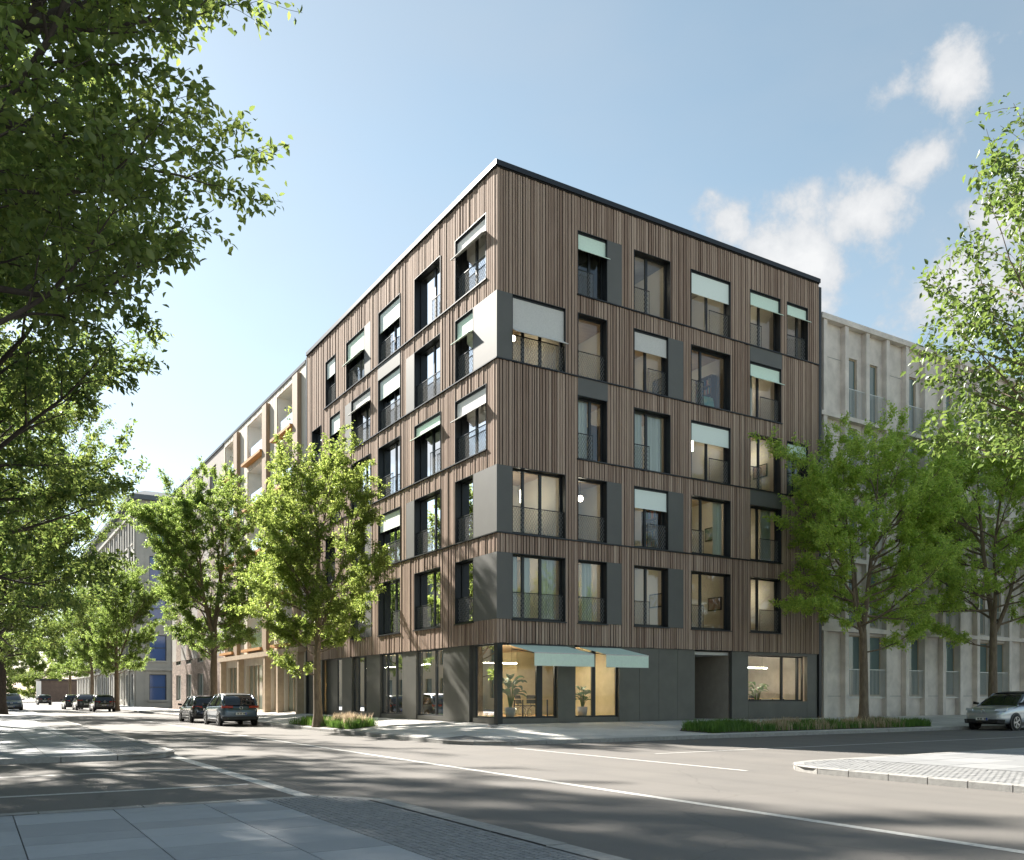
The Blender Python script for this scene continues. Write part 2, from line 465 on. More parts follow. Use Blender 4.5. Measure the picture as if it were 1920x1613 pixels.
def inside(poly, x, y):
    c = False
    for (x1, y1), (x2, y2) in zip(poly, poly[1:]+poly[:1]):
        if (y1 > y) != (y2 > y) and x < (x2-x1)*(y-y1)/(y2-y1)+x1: c = not c
    return c
def slabs(parent, poly, x0, x1, y0, y1, sx, sy, zf, gap=.018, bond='y', th=.012, jit=.0015, m_=None):
    """single paving slabs in running bond, each its own piece"""
    nx = int(math.ceil((x1-x0)/sx)); cnt = 0
    for i in range(nx):
        xa = x0+i*sx; xb = min(x1, xa+sx)
        y = y0 - (sy*random.uniform(.2, .8))
        while y < y1:
            h = sy*random.choice((.75, 1, 1, 1.35)); ya = max(y0, y); yb = min(y1, y+h); y += h
            if yb-ya < .12 or xb-xa < .12: continue
            P = [(xa+gap/2, ya+gap/2), (xb-gap/2, ya+gap/2), (xb-gap/2, yb-gap/2), (xa+gap/2, yb-gap/2)]
            if poly and not all(inside(poly, *p) for p in P): continue
            if cnt >= 290: return
            mb = MB(); mb.cur = random.random()*.98
            dz = random.uniform(-jit, jit)
            mb.hexa([(px, py, zf(px, py)-.02) for px, py in P] + [(px, py, zf(px, py)+th+dz) for px, py in P])
            mb.build('paving_slab', m_ or M_PAVE, parent); cnt += 1
def setts(parent, x0, x1, y0, y1, s, z, poly=None):
    mb = MB()
    nx = int((x1-x0)/s); ny = int((y1-y0)/s)
    for i in range(nx):
        for j in range(ny):
            a = x0+i*s+random.uniform(0, .004); b = y0+j*s+random.uniform(0, .004)+.5*s*(i % 2)
            if poly and not inside(poly, a+s/2, b+s/2): continue
            w = s-random.uniform(.003, .008); h = s-random.uniform(.003, .008); zz = z+random.uniform(-.003, .003)
            c = .006
            mb.cur = random.random()*.98
            k = len(mb.v)
            mb.v += [(a,b,z-.03),(a+w,b,z-.03),(a+w,b+h,z-.03),(a,b+h,z-.03),(a+c,b+c,zz),(a+w-c,b+c,zz),(a+w-c,b+h-c,zz),(a+c,b+h-c,zz)]
            for f in ((4,5,6,7),(0,1,5,4),(1,2,6,5),(2,3,7,6),(3,0,4,7)): mb.f.append(tuple(k+q for q in f)); mb.r.append(mb.cur)
    o = mb.build('setts', M_SETT, parent); o['kind'] = 'stuff'
    return o

def polysheet(name, poly, z, m_, skirt=.2):
    bm = bmesh.new()
    vs = [bm.verts.new((x, y, z)) for x, y in poly]
    f = bm.faces.new(vs)
    if f.normal.z < 0: bmesh.ops.reverse_faces(bm, faces=[f])
    bm.normal_update()
    me = bpy.data.meshes.new(name); bm.to_mesh(me); bm.free(); me.materials.append(m_)
    o = bpy.data.objects.new(name, me); COL.objects.link(o)
    o['kind'] = 'structure'
    return o

# pavement round the corner house (rises from the kerb to the house line)
kin, kout = [], []
for y in list(range(160, 26, -6)) + list(range(26, -1, -2)):
    kin.append((0, y)); kout.append((-4.0, y))
corner = arc(-2.0, -3.4, 2.0, 180, 270, 8)
path = [(-4.0, 0), (-4.0, -1.7)] + corner + [(-1, -5.4), (0, -5.4)]
for p in path[1:]: kin.append((0, 0)); kout.append(p)
for x in list(range(2, 62, 3)): kin.append((x, 0)); kout.append((x, -5.4))
mb = MB()
for i in range(len(kin)-1):
    a, b, c, d = kout[i], kout[i+1], kin[i+1], kin[i]
    P = [(a[0], a[1], ZK-.012), (b[0], b[1], ZK-.012), (c[0], c[1], zb(c[1])-.012), (d[0], d[1], zb(d[1])-.012)]
    if c == d: mb.v += P[:3]; n_ = len(mb.v); mb.f.append((n_-3, n_-2, n_-1)); mb.r.append(.5)
    else: mb.quad(*P)
pv = tag(mb.build('pavement', M_JOINT), kind='structure')
kerb_path([(-4.0, 160-i*4) for i in range(40)] + [(-4, -1.7)] + corner + [(x, -5.4) for x in range(-1, 62, 3)], pv, side=1, length=1.25, w=.2)
outl = [(-3.8, 40), (-3.8, -1.6)] + arc(-2.0, -3.4, 1.8, 180, 270, 8) + [(45, -5.2), (45, 0), (0, 0), (0, 40)]
slabs(pv, outl, -3.8, 0, -5.2, 30, .95, 1.5, lambda x, y: zpave(x, y)-.012)
def zsR(x, y): return zpave(max(x, 0.01), y)-.012
slabs(pv, outl, 0, 45, -5.2, 0, 1.6, .87, zsR)
# beyond the slabs: plain sheet far down the street
mb = MB(); mb.cur = .45
for y in range(30, 160, 5): mb.quad((-3.8, y, ZK), (0, y, zb(y)), (0, y+5, zb(y+5)), (-3.8, y+5, ZK))
o = mb.build('far_paving', M_PAVE, pv)

# pavement across the side street (left corner)
lp = [(-11.95, 160), (-11.95, -4.3)] + arc(-13.35, -4.3, 1.4, 0, -90, 8) + [(-60, -5.7), (-60, 160)]
pvl = polysheet('pavement', lp, ZK-.012, M_JOINT)
kerb_path([(-11.95, 160-4*i) for i in range(41)] + [(-11.95, -4.3)] + arc(-13.35, -4.3, 1.4, 0, -90, 8)[1:] + [(-15-2*i, -5.7) for i in range(12)], pvl, side=-1, length=1.2, w=.2)
lpi = [(-12.15, 160), (-12.15, -4.3)] + arc(-13.35, -4.3, 1.2, 0, -90, 8) + [(-60, -5.5), (-60, 160)]
slabs(pvl, lpi, -20.1, -13.4, -5.5, 26, 1.05, 1.05, lambda x, y: ZK-.012, m_=M_PAVEG, gap=.016)
setts(pvl, -13.4, -12.15, -5.5, 14, .11, ZK, lpi)
mb = MB(); mb.cur = .45; mb.quad((-60, 26, ZK), (-12.15, 26, ZK), (-12.15, 160, ZK), (-60, 160, ZK)); mb.build('far_paving', M_PAVEF, pvl)
mb = MB(); mb.cur = .45; mb.quad((-60, -5.5, ZK), (-20.1, -5.5, ZK), (-20.1, 26, ZK), (-60, 26, ZK)); mb.build('far_paving', M_PAVEF, pvl)

# pavement in the foreground, where the camera stands
fp = [(-60, -15.75), (-12.9, -15.75)] + arc(-12.75, -16.9, 1.17, 92, 0, 8) + [(-11.58, -60), (-60, -60)]
pvf = polysheet('pavement', fp, ZK-.012, M_JOINT)
kerb_path([(-40+2*i, -15.75) for i in range(14)] + [(-12.9, -15.75)] + arc(-12.75, -16.9, 1.17, 92, 0, 8)[1:] + [(-11.58, -18-2*i) for i in range(20)], pvf, side=-1, length=1.05, w=.24)
fpi = [(-60, -15.98), (-13.0, -15.98)] + arc(-12.75, -16.9, .92, 95, 0, 8) + [(-11.83, -60), (-60, -60)]
slabs(pvf, fpi, -20.1, -13.0, -32, -16.0, 1.05, .72, lambda x, y: ZK-.012, m_=M_PAVEG, gap=.014)
setts(pvf, -13.0, -11.83, -32, -16.0, .075, ZK+.004, fpi)
mb = MB(); mb.cur = .45; mb.quad((-60, -60, ZK), (-20.1, -60, ZK), (-20.1, -16, ZK), (-60, -16, ZK)); mb.build('far_paving', M_PAVEF, pvf)

# pavement across the right-hand street
rp = [(90, -15.0), (-1.2, -15.0)] + arc(-1.2, -16.5, 1.5, 90, 180, 8) + [(-2.7, -60), (90, -60)]
pvr = polysheet('pavement', rp, ZK-.012, M_JOINT)
kerb_path([(60-3*i, -15.0) for i in range(20)] + [(-1.2, -15.0)] + arc(-1.2, -16.5, 1.5, 90, 180, 8)[1:] + [(-2.7, -18-2*i) for i in range(14)], pvr, side=1, length=.75, w=.2)
rpi = [(90, -15.2), (-1.2, -15.2)] + arc(-1.2, -16.5, 1.3, 90, 180, 8) + [(-2.5, -60), (90, -60)]
slabs(pvr, rpi, -.2, 22, -22, -15.2, 1.3, 1.0, lambda x, y: ZK-.012, m_=M_PAVEF, gap=.02)
setts(pvr, -2.5, -.2, -24, -15.2, .11, ZK, rpi)
mb = MB(); mb.cur = .45; mb.quad((-1.5, -60, ZK), (60, -60, ZK), (60, -22, ZK), (-1.5, -22, ZK)); mb.build('far_paving', M_PAVEF, pvr)

# ---------------------------------------------------------------- the timber-clad corner house
LR, LL = 17.5, 21.15                            # lengths of the two street fronts
ZB, ZC, ZT = .43, 3.40, 20.72                   # foot, underside of cladding, top of boards
SILL = [0, 4.28, 7.46, 10.62, 13.80, 16.96]
WH = 2.44
REC = .26
house = empty('apartment_building')
tag(house, 'dark timber clad five storey corner apartment building over a charcoal shop floor', 'building')

# (front, s0, s1, floor, mullion positions, railing range, blind, panel)
# blind = (fabric, drop, kind) kind: flat / tilt
mi, pm, gr, wh = M_MINT, M_MINTL, M_GREYF, M_WHITEF
WIN = [
 ('R', 3.60, 5.03, 5, [4.35], (3.60, 4.45), (mi, .85, 'tilt'), (5.03, 5.76)),
 ('R', 6.39, 8.32, 5, [7.25], (6.39, 7.30), None, None),
 ('R', 9.46, 11.76, 5, [10.60], (10.62, 11.74), (pm, .92, 'flat'), None),
 ('R', 12.95, 14.88, 5, [13.80], (12.95, 13.82), (mi, .82, 'tilt'), None),
 ('R', 15.31, 16.73, 5, [16.30], (15.31, 16.72), (mi, .72, 'tilt'), None),
 ('R', .64, 3.03, 4, [1.27, 2.05], (.64, 3.02), (gr, 1.42, 'tilt'), (0, .64)),
 ('R', 3.61, 5.02, 4, [], (3.62, 5.0), None, None),
 ('R', 6.39, 8.20, 4, [7.20], (7.22, 8.20), (gr, .80, 'flat'), (8.20, 9.03)),
 ('R', 9.47, 11.76, 4, [10.25], (9.47, 10.30), None, None),
 ('R', 12.95, 14.95, 4, [13.72], (13.72, 14.9), (mi, .78, 'tilt'), 'above'),
 ('R', 3.60, 5.02, 3, [4.38], (3.60, 4.42), None, 'above'),
 ('R', 6.39, 8.32, 3, [7.25], (6.39, 7.30), None, None),
 ('R', 9.46, 11.76, 3, [10.60], (10.62, 11.74), (pm, .82, 'flat'), None),
 ('R', 12.96, 14.90, 3, [13.78], (12.96, 13.80), None, None),
 ('R', 15.31, 16.73, 3, [16.10], (15.31, 16.70), (mi, .62, 'flat'), None),
 ('R', .64, 3.03, 2, [1.27, 2.05], (.64, 3.02), None, (0, .64)),
 ('R', 3.61, 5.02, 2, [], (3.62, 5.0), None, (5.02, 5.76)),
 ('R', 6.39, 8.20, 2, [7.18], (7.20, 8.20), (pm, .82, 'flat'), (8.20, 9.03)),
 ('R', 9.47, 11.76, 2, [10.27], (9.47, 10.30), None, None),
 ('R', 12.96, 14.95, 2, [13.70], (13.70, 14.9), None, 'above'),
 ('R', .64, 3.03, 1, [1.27, 2.05], (.64, 3.02), None, (0, .64)),
 ('R', 3.61, 5.02, 1, [], (3.62, 5.0), None, (5.02, 5.76)),
 ('R', 6.39, 8.20, 1, [7.22], (6.39, 7.30), None, (8.20, 9.03)),
 ('R', 9.47, 11.76, 1, [10.25], (9.47, 10.30), None, None),
 ('R', 12.96, 14.93, 1, [13.70], (13.70, 14.9), None, None),
 ('L', .75, 3.22, 5, [2.0], (.76, 3.2), (wh, .80, 'tilt'), None),
 ('L', 4.48, 6.97, 5, [5.5], (4.49, 5.5), None, None),
 ('L', 8.43, 10.91, 5, [9.6], (9.6, 10.9), (pm, .92, 'flat'), None),
 ('L', 12.60, 15.06, 5, [13.8], (12.6, 15.05), (mi, 1.22, 'tilt'), (11.85, 12.60)),
 ('L', 16.62, 18.12, 5, [], (16.63, 18.1), (pm, .88, 'flat'), None),
 ('L', 1.74, 3.22, 4, [], (1.75, 3.2), (mi, .98, 'tilt'), (0, 1.74)),
 ('L', 4.48, 6.97, 4, [5.6], (4.5, 6.95), None, (6.97, 7.79)),
 ('L', 8.43, 10.91, 4, [9.6], (8.45, 10.9), (pm, .90, 'flat'), 'above'),
 ('L', 11.85, 14.34, 4, [13.0], (11.9, 14.3), (wh, .75, 'tilt'), (14.34, 15.2)),
 ('L', 15.91, 17.45, 4, [], (15.95, 17.4), (pm, .90, 'flat'), None),
 ('L', 18.83, 20.30, 4, [], (18.85, 20.28), None, None),
 ('L', .75, 3.22, 3, [2.0], (.76, 3.2), (wh, .85, 'tilt'), None),
 ('L', 4.48, 6.97, 3, [5.7], (4.5, 5.7), (mi, .66, 'tilt'), None),
 ('L', 8.43, 10.91, 3, [9.5], (9.5, 10.9), None, None),
 ('L', 11.85, 14.34, 3, [13.0], (11.9, 14.3), None, None),
 ('L', 15.91, 17.45, 3, [], (15.95, 17.4), None, None),
 ('L', 1.74, 3.22, 2, [], (1.75, 3.2), None, (0, 1.74)),
 ('L', 4.48, 6.97, 2, [5.5], (5.5, 6.95), None, (6.97, 7.79)),
 ('L', 8.43, 10.91, 2, [9.6], (8.45, 10.9), (pm, .78, 'flat'), None),
 ('L', 12.54, 14.34, 2, [13.4], (12.56, 14.3), None, (11.74, 12.54)),
 ('L', 16.62, 18.12, 2, [], (16.65, 18.1), None, None),
 ('L', 1.74, 3.22, 1, [], (1.75, 3.2), None, (0, 1.74)),
 ('L', 4.48, 6.97, 1, [5.6], (5.6, 6.95), None, None),
 ('L', 8.43, 10.91, 1, [9.5], (8.45, 9.5), None, None),
 ('L', 12.54, 14.34, 1, [13.4], (12.56, 14.3), None, (11.74, 12.54)),
 ('L', 16.62, 18.12, 1, [], (16.65, 18.1), None, None),
]
LEDGE = {'R': [(3.59, 17.5, 5), (0, 15.0, 4), (3.59, 17.5, 3), (0, 15.0, 2)],
         'L': [(.70, 18.3, 5), (0, 14.4, 4), (.70, 21.0, 3), (0, 21.0, 2)]}
FAC = {'R': facR, 'L': facL}
FLOORW = ['', 'first', 'second', 'third', 'fourth', 'top']

opens = {'R': [], 'L': []}; panels = []
for fr, s0, s1, f, mu, ra, bl, pa in WIN:
    z0 = SILL[f]; z1 = z0 + WH
    opens[fr].append((s0, s1, z0, z1))
    if pa == 'above': panels.append((fr, s0, s1+.04, z1, SILL[f+1]-.05)); opens[fr].append((s0, s1+.04, z1, SILL[f+1]-.05))
    elif pa: panels.append((fr, pa[0], pa[1], z0, z1)); opens[fr].append((pa[0], pa[1], z0, z1))

# structural skin behind the boards + boards
for fr, LEN in (('R', LR), ('L', LL)):
    fac = FAC[fr]
    mb = MB()
    for a, b, za, zb_ in cells(opens[fr], .28 if fr == 'R' else .28, LEN, ZC+.02, ZT-.05):
        mb.fbox(fac, a, b, -.03, -.28, za, zb_)
    mb.build('wall', M_BACK, house)
    led = [(a, b, SILL[f]-.055, SILL[f]) for a, b, f in LEDGE[fr]]
    mb = MB()
    rg = random.Random(11 if fr == 'R' else 12)
    for a, b, za, zb_ in cells(opens[fr]+led, 0, LEN, ZC, ZT):
        n = max(1, round((b-a)/.128)); ws = [rg.uniform(.8, 1.2) for _ in range(n)]; k = (b-a)/sum(ws)
        s = a
        for i, w in enumerate(ws):
            e = s + w*k
            g = .014 + rg.uniform(0, .010)
            mb.cur = min(.99, max(.01, rg.gauss(.5, .24)))
            dd = rg.choice((.0, .006, .020, .026))
            sa = s + (g if s > 1e-6 else -.012 if fr == 'R' else -.012); sb = e - g
            z0 = za + rg.uniform(0, .006); z1 = zb_ - rg.uniform(0, .006)
            # boards meet at the house corner: the front board laps the side board
            if s < 1e-6: sa = 0.0 if fr == 'R' else .004
            mb.fbox(fac, sa, sb, -.022, dd, z0, z1)
            s = e
    o = mb.build('cladding', M_BOARD, house); o['kind'] = 'stuff'; o['label'] = 'weathered brown vertical timber boards'
    # ledges at floor levels
    for a, b, f in LEDGE[fr]:
        wrap = a == 0
        mb = MB(); mb.fbox(fac, a if not (wrap and fr == 'R') else -.075, b, -.02, .075 if not (wrap and fr == 'L') else .0745, SILL[f]-.05, SILL[f]-.012)
        mb.build('ledge', M_LEDGE, house)
for fr, s0, s1, z0, z1 in panels:
    mb = MB()
    a = s0 + (.006 if s0 > 0 else (-.026 if fr == 'R' else .101))
    mb.fbox(FAC[fr], a, s1-.004, -.10, .026, z0+.002, z1-.004)
    mb.build('cladding_panel', M_PANEL, house)

def diamond_mesh(mb, fac, s0, s1, z0, z1, d, p=.115, w=.011):
    """expanded-metal diamonds cut at the edges of the panel"""
    H = z1-z0; k = 1.55                          # steep diamonds
    run = H/k
    for sgn in (1, -1):
        s = s0 - run
        while s < s1 + run:
            a = (s, z0); b = (s + run, z1)
            if sgn < 0: a, b = (s + run, z0), (s, z1)
            def clip(t): return (a[0]+(b[0]-a[0])*t, a[1]+(b[1]-a[1])*t)
            t0, t1 = 0., 1.
            dx = b[0]-a[0]
            ta, tb = (s0-a[0])/dx, (s1-a[0])/dx
            if ta > tb: ta, tb = tb, ta
            t0, t1 = max(0, ta), min(1, tb)
            if t1 - t0 > .02:
                A, B = clip(t0), clip(t1)
                mb.bar(fac(A[0], d, A[1]), fac(B[0], d, B[1]), w, .006, up=fac(0, 1, 0))
            s += p

def window(fr, s0, s1, z0, z1, mull, rail, parent, rec=REC):
    fac = FAC[fr]
    fw = .065
    mb = MB()
    d0, d1 = -rec-.06, -rec
    mb.fbox(fac, s0+.02, s1-.02, d0, d1, z0+.012, z0+.012+fw+.03); mb.fbox(fac, s0+.02, s1-.02, d0, d1, z1-.012-fw, z1-.012)
    for a, b in ((s0+.02, s0+.02+fw), (s1-.02-fw, s1-.02)): mb.fbox(fac, a, b, d0-.001, d1-.001, z0+.10, z1-.07)
    edges = [s0+.02+fw]
    for q in mull:
        mb.fbox(fac, q-.055, q+.055, d0-.002, d1+.012, z0+.10, z1-.07); edges += [q-.055, q+.055]
    edges.append(s1-.02-fw)
    w = mb.build('window', M_METAL, parent)
    for a, b in zip(edges[::2], edges[1::2]):
        mb = MB(); mb.fbox(fac, a-.005, b+.005, d0+.028, d0+.031, z0+.09, z1-.065)
        # a single thin sheet
        mb2 = MB(); P = [fac(a, d0+.03, z0+.09), fac(b, d0+.03, z0+.09), fac(b, d0+.03, z1-.065), fac(a, d0+.03, z1-.065)]
        mb2.quad(*P); mb2.build('pane', M_GLASS, w)
    mb = MB()                                    # reveal lining
    mb.fbox(fac, s0, s0+.019, -rec-.1, .03, z0+.02, z1-.02); mb.fbox(fac, s1-.019, s1, -rec-.1, .03, z0+.02, z1-.02)
    mb.fbox(fac, s0, s1, -rec-.1, .032, z1-.0195, z1-.001); mb.fbox(fac, s0, s1, -rec-.1, .031, z0-.008, z0+.011)
    mb.build('reveal', M_METAL, w)
    if rail:
        a, b = rail; a = max(a, s0+.022); b = min(b, s1-.022)
        mb = MB(); d = -rec*.45
        mb.fbox(fac, a, b, d-.018, d+.018, z0+1.0, z0+1.028)
        mb.fbox(fac, a, b, d-.01, d+.01, z0+.05, z0+.068)
        for q in (a, b-.016): mb.fbox(fac, q, q+.016, d-.009, d+.009, z0+.0685, z0+.9995)
        r = mb.build('railing', M_METAL, w)
        mb = MB(); diamond_mesh(mb, fac, a+.02, b-.02, z0+.075, z0+.995, d)
        mb.build('diamond_mesh', MATS.get('mesh_metal') or mat('mesh_metal', (.26, .26, .25), .8, spec=.1), w)
    return w

def blind(fr, s0, s1, z1, m_, drop, kind, parent):
    fac = FAC[fr]
    a, b = s0+.022, s1-.022
    d = -.075
    mb = MB(); mb.fbox(fac, a, b, d-.05, d+.02, z1-.095, z1-.022)
    c = mb.build('sun_blind', M_METAL, parent)
    if kind == 'flat':
        mb = MB(); mb.fbox(fac, a+.004, b-.004, d-.004, d+.004, z1-drop, z1-.09)
        mb.build('blind_fabric', m_, c)
        mb = MB(); mb.fbox(fac, a, b, d-.014, d+.014, z1-drop-.03, z1-drop-.001); mb.build('bottom_bar', m_, c)
    else:
        k = .30; zk = z1-drop+.19
        mb = MB(); mb.fbox(fac, a+.004, b-.004, d-.004, d+.004, zk, z1-.09)
        mb.build('blind_fabric', m_, c)
        mb = MB(); out = d+k; zl = z1-drop
        P = [fac(a, d+.004, zk), fac(b, d+.004, zk), fac(b, out, zl), fac(a, out, zl)]
        Q = [(p[0], p[1], p[2]+.009) for p in P]
        mb.hexa(P+Q); mb.build('tilted_flap', m_, c)
        mb = MB(); mb.bar(fac(a-.01, out, zl+.004), fac(b+.01, out, zl+.004), .026); mb.build('bottom_bar', m_, c)
        for q in (a+.012, b-.012):
            mb = MB(); mb.bar(fac(q, d, zk-.1), fac(q, out, zl-.008), .016); mb.build('arm', M_METAL, c)

for fr, s0, s1, f, mu, ra, bl, pa in WIN:
    z0 = SILL[f]; z1 = z0+WH
    window(fr, s0, s1, z0, z1, mu, ra, house)
    if bl: blind(fr, s0, s1, z1, bl[0], bl[1], bl[2], house)
    if f == 1:                                    # separate sills on the lowest dwelling floor
        mb = MB(); mb.fbox(FAC[fr], s0-.03, s1+.03, -.02, .085, z0-.045, z0-.0085); mb.build('sill', M_LEDGE, house)

# roof edge
mb = MB()
mb.box(-.10, LR+.02, -.10, .35, ZT+.03, ZT+.22); mb.build('coping', M_LEDGE, house)
mb = MB(); mb.box(-.101, .35, .351, LL, ZT+.03, ZT+.221); mb.build('coping', M_LEDGE, house)
mb = MB(); mb.box(-.045, LR, -.045, .30, ZT-.02, ZT+.03); mb.box(-.045, .30, .301, LL, ZT-.02, ZT+.03); mb.build('shadow_gap', M_BACK, house)
mb = MB(); mb.box(.025, .279, .025, .279, ZC+.03, ZT-.1); mb.build('corner_stud', M_BACK, house)
# rear and party walls, roof
mb = MB(); mb.box(LR-.2, LR-.001, .3, 14, ZB, ZT); mb.box(.3, 13.999, LL-.2, LL-.001, ZB, ZT); mb.box(14, 14.2, 14, LL, ZB, ZT); mb.box(14.2, LR-.2, 14, 14.2, ZC, ZT)
mb.build('party_wall', M_CONCD, house)
mb = MB(); mb.box(.3, LR-.2, .3, 14, 19.95, 20.2); mb.box(.3, 14, 14.001, LL-.2, 19.95, 20.2); mb.build('roof', M_CONCD, house)
for f in range(1, 6):
    z = SILL[f]
    mb = MB(); mb.box(.29, LR-.21, .29, 13.9, z-.36, z-.03); mb.box(.29, 13.9, 13.901, LL-.21, z-.36, z-.03); mb.build('floor_slab', M_SLAB, house)
    mb = MB(); mb.box(.3, LR-.22, .3, 5.4, z-.029, z-.012); mb.box(.3, 5.4, 5.401, LL-.22, z-.029, z-.012); mb.build('inner_floor', M_FLOORIN, house)
    zt = (SILL[f+1]-.361) if f < 5 else 19.949
    mb = MB(); mb.box(5.4, LR-.21, 5.4, 5.55, z-.01, zt); mb.box(5.4, 5.55, 5.551, LL-.21, z-.01, zt)
    for x in (3.32, 6.07, 9.2, 12.4, 15.1): mb.box(x-.06, x+.06, .29, 5.39, z-.01, zt)
    for y in (3.85, 8.1, 11.4, 15.5, 18.5): mb.box(.29, 5.39, y-.06, y+.06, z-.01, zt)
    mb.build('inner_wall', M_WALLIN, house)

# ---- ground floor
GF = MB
def gf_panel(fr, s0, s1, z0, z1, d=-.06):
    mb = MB(); mb.fbox(FAC[fr], s0+.006, s1-.006, d-.16, d, z0, z1); mb.build('shopfront_panel', M_SHOPPANEL, house)
def gf_glass(fr, s0, s1, z0, z1, mull=(), d=-.22, frame=.06):
    fac = FAC[fr]; mb = MB()
    mb.fbox(fac, s0, s1, d-.05, d+.03, z0, z0+.07); mb.fbox(fac, s0, s1, d-.05, d+.03, z1-.06, z1)
    for a, b in ((s0, s0+frame), (s1-frame, s1)): mb.fbox(fac, a, b, d-.049, d+.029, z0+.07, z1-.06)
    ed = [s0+frame]
    for q, w in mull: mb.fbox(fac, q-w/2, q+w/2, d-.05, d+.04, z0+.07, z1-.06); ed += [q-w/2, q+w/2]
    ed.append(s1-frame)
    w = mb.build('shop_window', M_METAL, house)
    for a, b in zip(ed[::2], ed[1::2]):
        m2 = MB(); m2.quad(fac(a, d-.01, z0+.07), fac(b, d-.01, z0+.07), fac(b, d-.01, z1-.06), fac(a, d-.01, z1-.06)); m2.build('pane', M_SHOPGLASS, w)
zp = .62
mb = MB(); mb.box(.075, 5.68, .075, .30, ZB-.25, zp-.001); mb.box(.076, .30, .301, 1.94, ZB-.25, zp-.0012)
for a, b in ((4.41, 6.97), (8.39, 10.91), (12.54, 14.49), (15.86, 16.88)): mb.box(.10, .3, a, b, ZB-.25, zp-.001)
mb.build('plinth', M_SHOPPANEL, house)
mb = MB(); mb.box(.05, .27, .05, .30, ZB-.2, ZC+.02); mb.build('corner_post', M_METAL, house)
gf_glass('R', .272, 2.72, zp, ZC, mull=((1.97, .26),))
gf_panel('R', 2.72, 3.56, ZB-.2, ZC)
gf_glass('R', 3.56, 5.69, zp, ZC, mull=((4.52, .17),))
for a, b in ((5.69, 6.74), (6.74, 7.76), (7.76, 8.79), (8.79, 9.75)): gf_panel('R', a, b, ZB-.3, ZC)
gf_panel('R', 11.92, 12.93, ZB-.3, ZC); gf_panel('R', 16.77, 17.47, ZB-.3, ZC)
gf_panel('R', 12.93, 16.77, ZB-.3, 1.20); gf_panel('R', 12.93, 16.77, 3.27, ZC)
gf_glass('R', 12.93, 16.77, 1.20, 3.27, mull=((15.35, .10), (16.4, .12)), d=-.34)
gf_glass('L', .305, 1.95, zp, ZC, frame=.05)
gf_panel('L', 1.95, 2.20, ZB-.2, ZC, d=-.2); gf_panel('L', 2.2, 4.41, ZB-.25, ZC)
gf_glass('L', 4.41, 6.97, zp, ZC, mull=((5.3, .10),)); gf_panel('L', 6.97, 8.39, ZB-.25, ZC)
gf_glass('L', 8.39, 10.91, zp, ZC, mull=((9.3, .10), (10.3, .07))); gf_panel('L', 10.91, 12.54, ZB-.25, ZC)
gf_glass('L', 12.54, 14.49, zp, ZC, mull=((13.1, .08), (13.9, .08))); gf_panel('L', 14.49, 15.86, ZB-.25, ZC)
gf_glass('L', 15.86, 16.88, zp, ZC); gf_panel('L', 16.88, 18.9, ZB-.25, ZC, d=-.3); gf_panel('L', 18.9, 21.12, ZB-.25, ZC)
# soffit under the cladding and ceiling of the shop floor
mb = MB(); mb.box(.0, LR-.01, .0, .3, ZC-.004, ZC+.02); mb.box(.0, .3, .3005, LL, ZC-.004, ZC+.02); mb.build('soffit', M_METAL, house)
mb = MB(); mb.box(.3, 9.6, .305, 7, 3.5, 3.6); mb.box(.3, 7, 7.001, LL-.3, 3.5, 3.6); mb.box(12.1, LR-.22, .305, 6, 3.5, 3.6); mb.build('shop_ceiling', M_SLAB, house)
mb = MB(); mb.box(.31, 9.6, .31, 7, .40, .60); mb.box(.31, 7, 7.001, LL-.3, .40, .60); mb.box(12.1, LR-.22, .35, 6, .40, .60); mb.build('shop_floor', M_FLOORIN, house)
mb = MB(); mb.box(5.9, 9.6, 4.2, 4.4, .6, 3.5); mb.box(5.2, 5.4, 7, LL-.3, .6, 3.5); mb.box(5.4, 9.6, 7, 7.2, .6, 3.5); mb.box(.3, 4, LL-.5, LL-.3, .6, 3.5)
mb.box(6.4, 6.6, .4, 4.2, .6, 3.5); mb.box(12.1, LR-.22, 5, 5.2, .6, 3.5); mb.box(12.0, 12.1, .35, 5, .6, 3.5)
mb.build('shop_wall', M_SHOPIN, house)
# passage to the courtyard
mb = MB(); mb.box(9.60, 9.70, .3, 13.9, ZB-.3, 3.39); mb.box(11.94, 12.0, .3, 9, ZB-.3, 3.39); mb.build('passage_wall', mat('passage_paint', (.34, .30, .25), .7, var=.1), house)
mb = MB(); mb.box(9.60, 12.0, .3, 13.9, 3.22, 3.35); mb.build('passage_ceiling', mat('white_paint', (.72, .71, .69), .7), house)
mb = MB(); mb.box(9.7, 12.0, -.01, 20, .30, .435); mb.build('passage_floor', M_PAVE, house)
# rain pipes where the neighbours join
mb = MB(); mb.box(LR+.01, LR+.17, -.02, .5, ZB-.2, 20.6); mb.build('joint_strip', M_METAL, house)
mb = MB(); mb.box(-.04, .5, LL+.005, LL+.20, ZB-.3, 20.7); mb.build('joint_strip', M_METAL, house)

